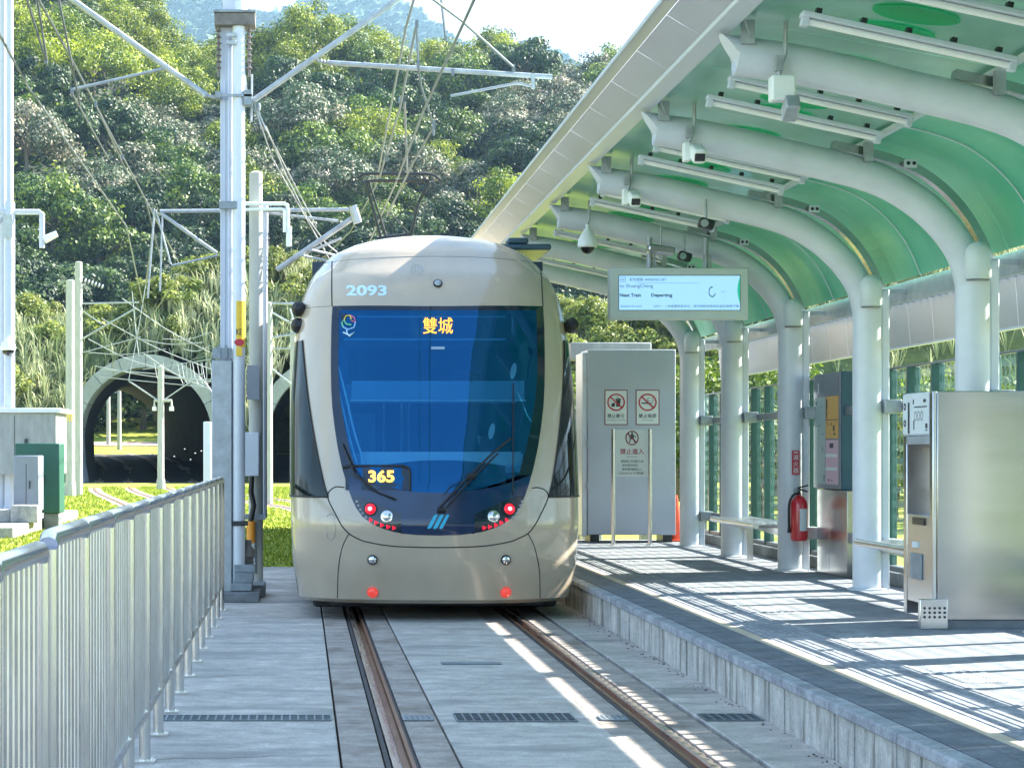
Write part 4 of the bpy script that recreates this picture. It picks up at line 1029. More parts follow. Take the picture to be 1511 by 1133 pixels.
# lamps
for s in (-1,1):
    rows=[]
    for k in range(15):
        v=733+(787-733)*k/14; uo=CU+s*(woff(v)-1.0); wi=56-22*max(0,(1-k/6.))**1.0 if k<6 else 56+ (k-6)*1.2
        ui=CU+s*max(54,min(woff(v)-2,woff(733)-(15+ k*9.0) if k<7 else 54)); rows.append([hit(uo+(ui-uo)*j/6,v,.0052) for j in range(7)])
    MB().grid(rows).build('lamp_housing',M['mask'],tram,smooth=60)
def lamp(u,v,rpx,mats,name,d=.012,label=None):
    S=19.3/F; p=hit(u,v,.004); q=hit(u,v,.06); ax=(q-p).normalized()
    o=MB().lathe([(rpx*S*1.25,0),(rpx*S*1.25,d),(rpx*S,d*1.2)],p,24,ax).build(name,mats[0],tram)
    MB().lathe([(rpx*S*.95,0),(rpx*S*.8,.006),(rpx*S*.3,.012)],p+ax*d*1.2,20,ax).build('lens',mats[1],o)
    return o
for u,s in ((547,1),(751,-1)):
    o=lamp(u,751,8,(M['black'],M['tail']),'tail_light'); p=hit(u,751,.03); MB().lathe([(.02,0),(.012,.012)],p,12,(0,-1,0)).build('bulb',M['tail_core'],o)
for u in (571,728): lamp(u,762,7,(M['chrome'],M['chrome']),'headlight')
for u in (550,746): lamp(u,825.5,6,(M['darkmetal'],M['chrome']),'fog_light')
for u in (550,746): lamp(u,873,6.5,(M['reflector'],M['reflector']),'reflector')
lamp(646,419,5.5,(M['lens_black'],M['galv']),'front_camera')
for s,L in ((-1,[(547,767),(555,771),(563.5,774.5),(572.5,777),(581,778.5)]),(1,[(747,767),(739,771),(731,774.5),(722,777),(714,778.5)])):
    b=MB()
    for (u,v) in L:
        b.lathe([(.022,0),(.012,.010),(.002,.014)],hit(u,v,.008),3,(0,-1,0))
    b.each('red_lamp',M['arrow'],tram,smooth=0)
    b=MB()
    for (u,v) in [(527,740),(529.5,746),(532.5,752),(536,757.5),(540.5,763)]:
        uu=u if s<0 else 2*648.5-u; b.lathe([(.013,0),(.008,.008)],hit(uu,v,.008),8,(0,-1,0))
    b.each('marker_led',M['galv'],tram)
# emblem: three slanted strokes
b=MB()
for a0,a1 in ((0,.28),(.36,.66),(.74,1.0)):
    f=lambda a,c:hit(630+a*24+c*9,779-c*19,.010)
    b.add([f(a0,0),f((a0+a1)/2,-.06),f(a1-.04,.05),f(a1,1),f((a0+a1)/2,1.06),f(a0+.06,.95)],[(0,1,2,3,4,5)])
b.build('emblem',M['cyan'],tram,smooth=0)
b=MB(); text_on(b,'2093',lambda a,c:hit(511+a*60,437-c*16,.003),0,1,0,1,.035); b.build('fleet_number',M['number'],tram,smooth=0)
b=MB(); ring_on(b,lambda a,c:hit(a,c,.003),615,397,10,8,1.6,1.6,28)
for dx in (-4,0,4): poly_on(b,lambda a,c:hit(a,c,.003),[(615+dx-1,401),(615+dx+1,401),(615+dx+1,393),(615+dx-1,393)])
b.build('ghost_emblem',M['ghost'],tram,smooth=0)
for nm,pts in (('petal_y',[(508,474),(511,467),(517,466),(519,472)]),('petal_r',[(517,466),(523,469),(525,476),(519,474)]),('petal_b',[(525,476),(523,484),(514,487),(507,483)]),('petal_g',[(507,483),(505,477),(508,473),(512,479),(519,480)]),('number',[(512,488),(513,493),(516,497),(523,491),(516,495),(507,491)])):
    b=MB(); b.tube([hit(u,v,.010) for u,v in pts],.0065,5); b.build('flower_emblem',M[nm],tram)
# wipers
def wp(name,lst,r):
    b=MB()
    for pts,rr in lst: b.tube([hit(u,v,off) for u,v,off in pts],rr,8)
    b.build(name,M['black'],tram)
wp('wiper',[([(646,752,.03),(662,735,.05),(690,706,.06),(725,671,.06),(752,648,.03)],.010),([(654,754,.03),(668,738,.05),(697,706,.05),(733,671,.05)],.009),([(688,706,.05),(700,704,.05)],.03),([(645,753,.02),(658,753,.02)],.026),([(757,566,.014),(756,640,.02),(756,730,.014)],.006),([(655,730,.03),(665,718,.05),(680,712,.05)],.004)],.01)
wp('wiper',[([(585,737,.02),(560,728,.03),(525,700,.035),(506,655,.02)],.008),([(583,738,.02),(545,722,.03),(512,672,.02)],.005)],.01)
# mirror cameras
for s,pts in ((-1,[(441,456),(440,481)]),(1,[(843,481)])):
    for (u,v) in pts:
        p=P3(u,v,20.2); b=MB().lathe([(.03,-.07),(.06,-.05),(.07,0),(.06,.06),(.03,.09)],p,14,(0,-1,.25))
        b.tube([p,p+Vector((-s*.10,.05,.03))],.02,8); b.build('side_camera',M['black'],tram)
p=P3(433,771,20.0); MB().box(p.x-.02,p.x+.015,19.95,20.05,p.z-.03,p.z+.03).build('side_marker',M['rust_plate'],tram,bev=.004)
# roof gear
MB().box(1.90,2.42,21.2,22.4,3.44,3.50).box(2.0,2.2,21.2,21.5,3.501,3.56).build('roof_antenna',M['navy'],tram,bev=.02)
MB().box(TC-.8,TC+.8,24.5,41.5,3.40,3.62).build('roof_unit',M['tram'],tram,bev=.05)
# pantograph
YP=27.5; pq=lambda u,v,dy=0:P3(u,v,YP)+Vector((0,dy,0))
pg=MB(); pg.tube([pq(528,264),pq(535,258),pq(546,256.5),pq(630,257),pq(641,259),pq(650,266)],.019,8); pg.tube([pq(535,266,.3),pq(546,263,.3),pq(630,263,.3),pq(643,267,.3)],.017,8)
pgo=pg.build('pantograph_head',M['panto'],tram)
b=MB(); b.tube([pq(548,266),pq(634,266)],.012,8)
for ua,va,ub,vb,r_ in ((540,270,563,352,.019),(544,268,571,350,.013),(634,268,617,300,.021),(617,300,606,350,.021),(553,290,606,345,.006),(630,275,562,345,.006)): b.tube([pq(ua,va),pq(ub,vb,.1)],r_,8)
b.tube([pq(556,352,.1),pq(600,346,.1),pq(612,352,.1)],.03,8)
b.build('pantograph_arms',M['panto'],tram)
# ================================================================== MASTS, OVERHEAD LINE
def px(u,v,Y,dy=0): return P3(u,v,Y)+Vector((0,dy,0))
# --- main steel mast (Y 22)
Y=22.0; r=thing('overhead_line_mast','big galvanised steel mast with yellow band and box beside the end of the railing','mast',(-.66,Y,0))
X=lambda u,Y=Y:(u-U0)*Y/F; Z=lambda v,Y=Y:H-(v-V0)*Y/F
MB().lathe([(.064,0),(.064,7.6)],(X(352.5),Y-.05,0),24).build('round_post',M['column'],r)
MB().box(X(325),X(342.5),Y,Y+.14,0,Z(30)).build('channel_post',M['paint_white'],r,bev=.006)
MB().box(X(330),X(331.5),Y-.012,Y-.001,1.9,Z(120)).box(X(336),X(338),Y-.02,Y-.001,1.9,Z(50)).build('conduit',M['fascia'],r,smooth=0)
MB().box(X(313),X(342.5),Y-.10,Y+.12,.0,Z(532)).build('lower_box',M['galv'],r,bev=.008)
MB().box(X(314),X(343),Y-.11,Y-.101,Z(530),Z(514)).box(X(322),X(326),Y-.13,Y-.111,Z(530),Z(510)).box(X(333),X(336),Y-.13,Y-.111,Z(530),Z(510)).build('box_clamp',M['galv_dark'],r,smooth=0)
MB().box(X(317),X(377),Y-.14,Y+.16,Z(41),Z(23)).build('collar',M['rust_plate'],r,bev=.006)
MB().box(X(316),X(378),Y-.16,Y+.18,Z(23)+.001,Z(19)).build('collar_flange',M['galv_dark'],r,bev=.003)
MB().box(X(324),X(350),Y-.12,Y-.055,Z(310),Z(299)).build('strap',M['galv_dark'],r,bev=.003)
MB().lathe([(.125,Z(19)+.002),(.125,9.0)],(X(347),Y+.02,0),28).build('upper_mast',M['paint_white'],r)
b=MB(); b.box(X(326),X(373),Y-.13,Y-.118,Z(146),Z(142)); b.box(X(360),X(372),Y-.13,Y+.02,Z(158),Z(136)).box(X(318),X(327),Y-.13,Y+.02,Z(148),Z(138)); b.build('arm_bracket',M['galv_dark'],r,bev=.003)
b=MB()
for u in (322.5,368):
    b.tube([px(u,42,Y,-.05),px(u,115,Y,-.05)],.012,8)
    for k in range(7): b.lathe([(.02,-.012),(.035,0),(.02,.012)],px(u,48+k*9,Y,-.05),12)
b.each('insulator',M['insul'],r)
b=MB(); 
for v in (55,66): b.box(X(335),X(349),Y-.16,Y-.12,Z(v+4),Z(v-2))
b.build('bolts',M['galv'],r,bev=.004)
zc=lambda v:Z(v)
yb_=MB().prism([(X(352.5)+.0675*math.cos(a),Y-.05+.0675*math.sin(a),zc(513)) for a in [-PI*.62+PI*.62*k/10 for k in range(11)]]+[(X(352.5)+.064*math.cos(a),Y-.05+.064*math.sin(a),zc(513)) for a in [-PI*.62*k/10 for k in range(11)]],(0,0,zc(445)-zc(513))).build('yellow_band',M['yellow'],r)
f=lambda a,c:Vector((X(349)+a*.055,Y-.05-.069,Z(495)+c*.06)); b=MB(); text_on(b,'KE',f,0,1,0,1,.02) ; b.build('band_letters',M['sign_black'],yb_,smooth=0)
MB().lathe([(.067,zc(513)),(.067,zc(500))],(X(352.5)+.001,Y-.0505,0),24).build('red_label',M['sign_red'],r) if 0 else None
b=MB(); f=lambda a,c:Vector((X(353.5)+a*.05,Y-.122,Z(506)+c*.035)); poly_on(b,f,[(math.cos(t*PI/10),math.sin(t*PI/10)) for t in range(20)]); b.build('red_oval_label',M['sign_red'],r,smooth=0)
MB().box(X(349),X(358),Y-.125,Y-.119,Z(526),Z(514)).build('orange_label',M['yellow'],r,smooth=0)
MB().box(X(344),X(366),Y-.13,Y+.05,Z(775),Z(768)).build('lower_clamp',M['darkmetal'],r,bev=.004)
b=MB(); b.box(X(341),X(372),Y-.2,Y+.3,.10,.18).box(X(346),X(374),Y-.15,Y+.25,.1805,.28).box(X(346),X(377),Y-.12,Y+.2,.2805,.36).build('base_plates',M['galv_dark'],r,bev=.006)
MB().box(X(328),X(384),21.62,Y+.4,0,.095).build('concrete_base',M['conc_block'],r,bev=.01)
MB().box(X(345),X(390),22.3,23.0,.0,.13).build('rear_base',M['conc_block'],r,bev=.01)
MB().lathe([(.05,.36),(.055,.37),(.055,.42),(.07,.43),(.07,.50),(.035,.54),(.035,.60)],(X(366),22.05,0),16).build('valve_fitting',M['rust_plate'],r)
b=MB(); b.tube([px(302,140,Y),px(100,-5,Y)],.030,12); b.build('stay_tube',M['galv'],r)
b=MB(); b.tube([px(372,150,Y),px(594,-5,Y)],.030,12); b.build('stay_tube',M['galv'],r)
b=MB(); b.tube([px(302,140,Y),px(318,145,Y)],.018,10); b.lathe([(.03,-.02),(.04,0),(.03,.02)],px(303,141,Y),12,(1,0,-.6)); b.tube([px(105,133,Y),px(240,102,Y)],.016,10); b.tube([px(240,102,Y),px(248,97,Y)],.024,8); b.build('steady_arm',M['galv'],r)
b=MB(); b.tube([px(485,93,Y),px(815,114,Y)],.026,12); b.tube([px(468,90,Y),px(486,94,Y)],.014,8)
for k in range(4): b.lathe([(.015,-.01),(.03,0),(.015,.01)],px(474+k*5,91+k,Y),10,(1,0,0))
b.box(X(784),X(789),Y-.03,Y+.03,Z(131),Z(109)); b.tube([px(786,128,Y),px(764,123,Y),px(665,142,Y)],.014,8)
b.build('registration_tube',M['galv'],r)
b=MB(); b.tube([px(372,110,Y),px(371,180,Y)],.012,6); b.tube([px(375,152,Y),px(392,190,Y),px(470,290,Y,3)],.008,6); b.tube([px(375,152,Y),px(385,185,Y),px(400,215,Y,1),px(510,360,Y,4)],.008,6)
b.tube([px(392,186,Y),px(420,230,Y,1.5),px(455,275,Y,3),px(487,303,Y,4),px(525,318,Y,5)],.008,6); b.each('guy_wire',M['wire'],r)
b=MB(); b.tube([px(362,112,Y),px(365,150,Y),px(380,168,Y)],.01,6); b.lathe([(.02,-.04),(.025,0),(.02,.04)],px(381,158,Y),8); b.build('cable_clamp',M['galv_dark'],r)

# --- concrete post right behind it
def conc_post(u0,u1,vtop,Y,label,cat='post',boxes=True,name='concrete_post',m='conc_pole',grp=None):
    x=(u0+u1)/2; rr=(u1-u0)/2*Y/F; px_=(x-U0)*Y/F; zt=H-(vtop-V0)*Y/F
    r=thing(name,label,cat,(px_,Y,0),grp)
    MB().lathe([(rr*1.08,0),(rr*.98,zt-.06),(rr*.98,zt-.02),(rr*.5,zt)],(px_,Y,0),20).build('shaft',M[m],r)
    return r,px_,rr,zt
r,x_,rr,zt=conc_post(367.5,387.5,253,24.3,'pale round concrete post with switch box just right of the big steel mast')
Yq=24.3; X2=lambda u:(u-U0)*Yq/F; Z2=lambda v:H-(v-V0)*Yq/F
MB().tube([px(362,303,Yq,-.15),px(420,303,Yq,-.15),px(424,305,Yq,-.15),px(425,312,Yq,-.15),px(425,366,Yq,-.15)],.022,10).tube([px(362,312,Yq,-.17),px(416,311,Yq,-.17),px(420,314,Yq,-.17),px(420,345,Yq,-.17)],.018,8).build('pipe_arm',M['white'],r)
MB().tube([px(428,338,Yq,-.2),px(428,366,Yq,-.2)],.022,10).build('lamp_head',M['white'],r)
MB().box(X2(365),X2(383),Yq-.2,Yq-.13,Z2(590),Z2(540)).build('grey_plate',M['grey_box'],r)
MB().box(X2(361),X2(383),Yq-.25,Yq-.12,Z2(702),Z2(638)).build('switch_box',M['fascia'],r,bev=.01)
MB().tube([px(372,702,Yq,-.2),px(371,725,Yq,-.2),px(375,745,Yq,-.2),px(370,770,Yq,-.2)],.03,8).build('black_hose',M['black'],r)
MB().tube([px(371,768,Yq,-.2),px(371,800,Yq,-.2)],[.05,.045],12).build('orange_sleeve',M['orange'],r)
MB().tube([px(376,770,Yq,-.1),px(376,845,Yq,-.1)],.02,8).box(X2(362),X2(392),Yq-.1,Yq+.1,Z2(766),Z2(758)).build('lower_fittings',M['galv_dark'],r)
MB().tube([px(391,296,Yq,.3),px(389,560,Yq,.3),px(389,765,Yq,.3)],.035,10).build('rear_pipe',M['paint_white'],r)
MB().box(X2(340),X2(354),Yq-.1,Yq,Z2(358),Z2(338)).build('small_junction_box',M['white'],r,bev=.01)

# cantilever beyond: horizontal brackets over the left and the tram track
def cantilever(parts,label,loc,mats=None):
    r=thing('overhead_bracket',label,'bracket',loc,'brackets of the overhead line')
    for nm,lst in parts:
        b=MB()
        for (a,c,rad) in lst: b.tube([a,c],max(rad,.01),8)
        b.each(nm,M['galv'],r)
    return r
Yc2=24.3
cantilever([('tube',[(px(236,312,Yc2),px(525,305,Yc2,.3),.022),(px(236,314,Yc2),px(320,374,Yc2),.020),(px(253,392,Yc2),px(322,377,Yc2),.012),(px(396,312,Yc2,.2),px(500,322,Yc2,.3),.016)]),
            ('lower_tube',[(px(408,395,Yc2,.3),px(528,312,Yc2,.4),.03),(px(420,384,Yc2,.3),px(505,345,Yc2,.5),.014),(px(455,364,Yc2,.3),px(500,372,Yc2,.5),.014),(px(440,372,Yc2,.3),px(500,383,Yc2,.5),.014)]),
            ('hanger_wire',[(px(228,310,Yc2),px(218,440,Yc2),.006),(px(230,310,Yc2),px(252,390,Yc2),.006),(px(240,312,Yc2),px(236,430,Yc2),.004)]),
            ('insulator',[(px(521,300,Yc2,.3),px(529,325,Yc2,.3),.05)])],
   'galvanised overhead line bracket spanning behind the masts at the tram roof height',px(378,310,Yc2))

# --- contact and messenger wires
def wire(pts,r_,label,name='overhead_wire',m='wire_dark'):
    b=MB(); b.tube(pts,r_,6); o=b.build(name,M[m],loc=pts[0]); tag(o,label,'wire'); return o
wire([(1.45,-6,4.95),(1.42,10,4.93),(1.22,22,4.9),(1.2,27.5,4.90),(1.0,45,4.9),(-1.2,67,4.95),(-4.2,84,5.0),(-6,107,5.0)],.013,'contact wire running above the tram track to the pantograph')
wire([(.75,-6,6.3),(.95,10,6.1),(1.12,18,5.9),(1.05,22,5.75),(1.15,34,5.6),(1.0,45,6.0),(-1.2,67,5.6),(-6,106,5.5)],.013,'messenger wire hung above the contact wire of the tram track')
wire([(-2.35,-6,5.6),(-2.32,10,5.58),(-2.35,22,5.5),(-2.5,46,5.3),(-4.6,64,5.1),(-7.2,84,5.0),(-9.2,107,5.0)],.014,'contact wire sloping down the upper left over the left track')
wire([(-2.8,-6,5.8),(-2.9,10,5.75),(-2.75,15,5.6),(-2.75,22,5.15),(-3.2,40,5.6),(-4.6,64,5.6),(-7.2,84,5.6),(-9.2,106,5.5)],.014,'heavier messenger wire crossing the upper left corner')
b=MB()
for pts in ([px(668,25,19),px(672,100,20),px(690,150,21),px(700,180,22)],[px(695,0,18),px(670,110,20),px(618,200,22),px(560,345,24)],[px(712,-2,20),px(770,80,22),px(793,108,22)],[px(625,0,20),px(590,150,21),px(569,235,23)],[px(700,180,22),px(622,240,24),px(575,330,26)],[px(672,100,20),px(624,135,23),px(601,250,24)],[px(775,0,22),px(760,60,22)]): pass
for pts in ([px(615,35,21),px(617,95,21),px(622,130,21.4),px(638,180,21.8)],[px(640,182,21.8),px(640,200,21.8)],[px(633,-5,20.5),px(680,30,21),px(758,100,22)],[px(651,0,21),px(658,60,21)],[px(640,188,21.8),px(610,240,25),px(570,320,27)],[px(597,150,22),px(601,256,27)],[px(615,35,21),px(590,160,24),px(560,262,27)]):
    b.tube(pts,.013,6)
for (u,v,Y_) in ((615,36,21),(617,95,21),(668,107,21.8),(590,148,24),(570,234,26),(640,184,21.8),(758,100,22)): b.obox(px(u,v,Y_),(.03,.03,.07))
r=thing('dropper_wires','clamped dropper wires hanging between the overhead lines above the tram','wire',px(617,95,21)); b.each('wire',M['wire_dark'],r)
b=MB()
for pts in ([px(40,0,20),px(67,88,21)],[px(55,0,20),px(69,90,21)],[px(87,0,20),px(118,155,22)],[px(106,138,22),px(160,235,26)],[px(141,155,24),px(185,250,28)],[px(216,300,30),px(236,380,32)],[px(229,315,30),px(215,420,40)]): b.tube(pts,.012,6)
for (u,v,Y_) in ((68,90,21),(106,135,22),(141,154,24),(181,232,28),(226,310,30)): b.obox(px(u,v,Y_),(.03,.03,.06))
r=thing('dropper_wires','thin dropper wires joining the two lines in the upper left','wire',px(67,88,21)); b.each('wire',M['wire_dark'],r)

# --- near-left twin white poles
Yl=46.7; r=thing('twin_pole','pair of tall white painted poles with camera arm at the left edge','pole',(-6.2,Yl,0))
sc=Yl/F
xa,xb=(2-U0)*sc,(14.5-U0)*sc
MB().lathe([(.085,.1),(.085,12)],(xa,Yl+.2,0),18).build('pole',M['paint_white'],r)
MB().lathe([(.11,.1),(.11,Z(300,Yl)),(.08,Z(296,Yl)),(.08,12)],(xb,Yl,0),18).build('pole',M['paint_white'],r)
MB().box(xb-.2,xb+.2,Yl-.2,Yl+.2,.0,.09).lathe([(.2,.09),(.11,.35)],(xb,Yl,0),8).build('base',M['paint_white'],r)
MB().tube([px(-3,313,Yl),px(58,313,Yl),px(62,316,Yl),px(62,366,Yl)],.06,10).tube([px(-3,330,Yl),px(16,300,Yl)],.05,8).build('arm',M['paint_white'],r)
MB().tube([px(65,354,Yl),px(84,345,Yl)],[.09,.07],10).build('camera_head',M['white'],r)
MB().lathe([(.04,.22),(.14,.1),(.17,0),(.15,-.05)],px(14,514,Yl,-.2),16).build('dome_housing',M['white'],r); MB().lathe([(.05,-.16),(.12,-.11),(.13,-.051)],px(14,514,Yl,-.2),16).build('dome_lens',M['lens_black'],r)
MB().box(px(6,0,Yl).x,px(20,0,Yl).x,Yl-.2,Yl-.12,Z(352,Yl),Z(318,Yl)).build('bracket_plate',M['galv'],r)
# kerb + boxes
b=MB(); o=b.prism([(-14,38,-.1),(-5.0,38,-.1),(-5.0,49,-.1),(-14,49,-.1)],(0,0,.28)).build('equipment_plinth',M['kerb'],bev=.03); tag(o,'pale concrete plinth under the cabinets at the left edge','plinth')
def boxthing(u0,u1,v0,v1,Y,d,name,label,m,base=None,cap=False):
    a,c=px(u0,v1,Y),px(u1,v0,Y); r=thing(name,label,'cabinet',((a.x+c.x)/2,Y,a.z))
    MB().box(a.x,c.x,Y,Y+d,a.z,c.z-(.1 if cap else 0)).build('body',M[m],r,bev=.02)
    MB().box(a.x+(c.x-a.x)*.5-.006,a.x+(c.x-a.x)*.5+.006,Y-.004,Y-.0005,a.z+.06,c.z-.16).box(a.x+(c.x-a.x)*.62,a.x+(c.x-a.x)*.66,Y-.03,Y-.0045,(a.z+c.z)/2-.1,(a.z+c.z)/2+.05).build('door_seam_and_handle',M['darkmetal'],r,smooth=0)
    if cap: MB().box(a.x-.08,c.x+.1,Y-.08,Y+d+.05,c.z-.0995,c.z).build('roof_slab',M['fascia'],r,bev=.02)
    return r,a,c
boxthing(-40,83,602,700,46.2,2.0,'equipment_hut','low pale hut with flat cap behind the green cabinet','plaster',cap=True)
r,a,c=boxthing(22,88,654,757,42.2,.9,'utility_cabinet','dark green utility cabinet on brown concrete feet','green_box',cap=False)
MB().box(c.x-.32,c.x-.02,42.25,42.9,-.1,a.z-.001).box(a.x+.1,a.x+.4,42.25,42.9,-.1,a.z-.001).each('foot',M['conc_block'],r,bev=.02)
boxthing(20,57,672,754,41.0,.8,'utility_cabinet','light grey utility cabinet standing in front of the green one','grey_box')
r=thing('concrete_footing','low pale concrete footing block in front of the grey cabinet','footing',(-5.2,40.6,0)); MB().box(-5.35,-4.85,40.2,40.9,.1795,.50).box(-5.75,-5.36,40.3,40.8,.1795,.42).build('block',M['kerb'],r,bev=.02)

# --- far masts
r,x_,rr,zt=conc_post(97,110,413,73,'shorter left mast of the pair of concrete masts by the tunnel',name='concrete_mast',cat='mast')
MB().lathe([(rr*1.3,0),(rr*1.3,.3),(rr*1.1,.5)],(x_,73,0),16).build('base',M['conc_pole'],r)
MB().lathe([(rr*1.05,zt*.345),(rr*1.05,zt*.38)],(x_,73,0),16).build('yellow_label',M['yellow'],r)
r,x_,rr,zt=conc_post(110.5,121.5,386,75,'taller right mast of the pair of concrete masts by the tunnel',name='concrete_mast',cat='mast')
b=MB()
for a,c,q in (((121,448),(205,446),.05),((121,500),(200,455),.05),((122,520),(208,497),.03),((124,460),(150,478),.03)): b.tube([px(*a,75),px(*c,75)],q*.7,6)
for k in range(6): b.lathe([(.05,-.03),(.09,0),(.05,.03)],px(126+k*5,414+k*1.8,75),8,(1,0,-.3))
b.each('bracket_tube',M['galv'],r)
r,x_,rr,zt=conc_post(232.5,242,540,86,'slim concrete mast with two small lamps standing before the dark tunnel',name='concrete_mast',cat='mast')
b=MB(); b.tube([px(228,601,86),px(228,591,86),px(253,591,86),px(253,601,86)],.06,8); b.build('lamp_arm',M['conc_pole'],r)
MB().tube([px(228,600,86),px(228,606,86)],.09,8).tube([px(253,600,86),px(253,606,86)],.09,8).build('lamps',M['white'],r)
MB().lathe([(rr*1.4,0),(rr*1.3,.4)],(x_,86,0),12).build('base',M['conc_pole'],r)
b=MB()
for a,c,q in (((190,562),(232,590),.06),((242,590),(300,550),.05),((150,545),(236,552),.04),((241,554),(312,563),.04),((148,556),(311,572),.03),((210,545),(312,530),.03)): b.tube([px(*a,86),px(*c,86)],q*.6,6)
b.each('bracket_tube',M['galv'],r)
for i,(u0,u1,vt,Y_,l) in enumerate(((390,402,446,62,'slim white mast between the steel mast and the tram, with cross arms'),(428,437,470,70,'thin white mast almost hidden by the tram side'),)):
    r,x_,rr,zt=conc_post(u0,u1,vt,Y_,l,name='concrete_mast',cat='mast')
    b=MB()
    for a,c,q in (((u0,447),(445,449),.04),((u0,455),(435,480),.035),((u0,500),(440,492),.04),((u0,515),(440,514),.03),((u0,535),(u0+42,568),.035)): b.tube([px(*a,Y_),px(min(c[0],447),c[1],Y_)],q,6)
    b.each('cross_arm',M['galv'],r)
# bundle of line wires near the tunnel
b=MB(); rng=random.Random(5)
for a,c in (((130,520),(245,515)),((140,540),(312,560)),((180,440),(310,520)),((215,420),(190,560)),((150,470),(312,545)),((205,500),(300,505)),((240,500),(312,490)),((130,500),(240,545)),((210,520),(312,575)),((195,430),(205,525)),((270,515),(311,510))):
    A=px(*a,88); Cc=px(*c,88); m_=(A+Cc)/2+Vector((0,0,-.15)); b.tube(catmull([A,m_,Cc],5),.016,5)
for u in (228,262,268,284,291,298):
    P=px(u,535,90); b.tube([P,P+Vector((.1,0,-.6)),P+Vector((.25,0,-.9)),P+Vector((.4,0,-.6)),P+Vector((.35,0,0))],.014,5)
o=None; r=thing('line_wires','tangle of overhead line wires and loops before the tunnel mouth','wire',px(220,510,88)); b.each('wire',M['wire'],r)
o=MB().box(px(300,0,52).x,px(311,0,52).x,52,52.5,-.1,Z(622,52)).build('white_post',M['fascia'],bev=.02); tag(o,'white box-shaped post left of the steel mast above the railing','post')

# ================================================================== TUNNELS
def arch_pts(cx,R,n=26,zc=2.2): # horseshoe
    out=[(cx-R*.93,-.05),(cx-R*.985,.9)]
    for k in range(n+1):
        a=PI-PI*k/n; out.append((cx+R*math.cos(a),zc+.0+R*math.sin(a)*1.05))
    return out+[(cx+R*.985,.9),(cx+R*.93,-.05)]
def tunnel(cx,label,shift,L=40,YT0=106.0,R=3.2):
    r=thing('tunnel_portal',label,'tunnel',(cx,YT0,0))
    # segmental ring
    b=MB(); inn=arch_pts(cx,R); out=arch_pts(cx,R+.62)
    n=len(inn); 
    for seg in range(0,n-1,3):
        e=min(seg+3,n-1)
        poly=[(inn[i][0],inn[i][1]) for i in range(seg,e+1)]+[(out[i][0],out[i][1]) for i in range(e,seg-1,-1)]
        c=Vector((sum(p[0] for p in poly)/len(poly),0,sum(p[1] for p in poly)/len(poly)))
        poly=[(c.x+(p[0]-c.x)*.985,c.z+(p[1]-c.z)*.985) for p in poly]
        for i in range(seg,e):
            q=[inn[i],inn[i+1],out[i+1],out[i]]; q=[(c.x+(p[0]-c.x)*.98,c.z+(p[1]-c.z)*.98) for p in q]
            b.prism_y(q,YT0,YT0+2.6)
    b.build('portal_ring',M['portal'],r,smooth=0)
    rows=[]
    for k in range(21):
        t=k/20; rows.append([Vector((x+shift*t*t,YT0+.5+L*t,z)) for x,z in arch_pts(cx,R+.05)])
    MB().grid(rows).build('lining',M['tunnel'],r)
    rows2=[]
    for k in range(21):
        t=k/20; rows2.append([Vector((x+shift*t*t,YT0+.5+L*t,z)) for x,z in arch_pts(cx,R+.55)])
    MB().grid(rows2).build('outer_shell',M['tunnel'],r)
    b=MB()
    for k in range(9):
        t=.12+.10*k+.03*math.sin(k*5); xx=cx+shift*t*t+R*.93; zz=1.3+.35*math.sin(k*2.3); b.box(xx-.12,xx-.04,YT0+L*t,YT0+L*t+.04,zz,zz+.04)
    b.each('wall_lamp',mat('tunnel_wall_lamp',(.8,.8,.8),.5,emit=(1,1,1),es=.3),r,smooth=0) if cx<-5 else None
    return r
CX1,CX2=-7.55,1.6
tunnel(CX1,'left tunnel portal with segmented concrete arch and daylight at its far end',-5.2)
tunnel(CX2,'right tunnel portal mostly hidden by the tram, bluish concrete arch',0,L=30)
# tunnel floor slab
b=MB()
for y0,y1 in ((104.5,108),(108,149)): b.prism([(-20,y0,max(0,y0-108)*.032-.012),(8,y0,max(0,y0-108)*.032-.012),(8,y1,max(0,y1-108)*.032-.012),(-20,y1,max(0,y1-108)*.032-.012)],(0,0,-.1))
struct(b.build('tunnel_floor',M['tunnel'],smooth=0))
b=MB(); b.grid([[Vector((x,149,1.28)) for x in (-60,0)],[Vector((x,156,1.75)) for x in (-60,0)],[Vector((x,164,2.6)) for x in (-60,0)],[Vector((x,176,4.2)) for x in (-60,0)]])
struct(b.build('lawn',M['grass'],smooth=60))
for u,yy,l in ((160,158,'distant slim mast on the sunlit lawn seen through the tunnel, left one'),(176,154,'distant slim mast on the sunlit lawn seen through the tunnel, right one')):
    r=thing('concrete_mast',l,'mast',(P3(u,0,yy).x,yy,1.5)); MB().lathe([(.16,0),(.12,5.2)],(P3(u,0,yy).x,yy,1.4),10).build('shaft',M['conc_pole'],r); MB().box(P3(u,0,yy).x-1.6,P3(u,0,yy).x,yy-.05,yy+.05,5.6,5.68).build('arm',M['galv'],r)

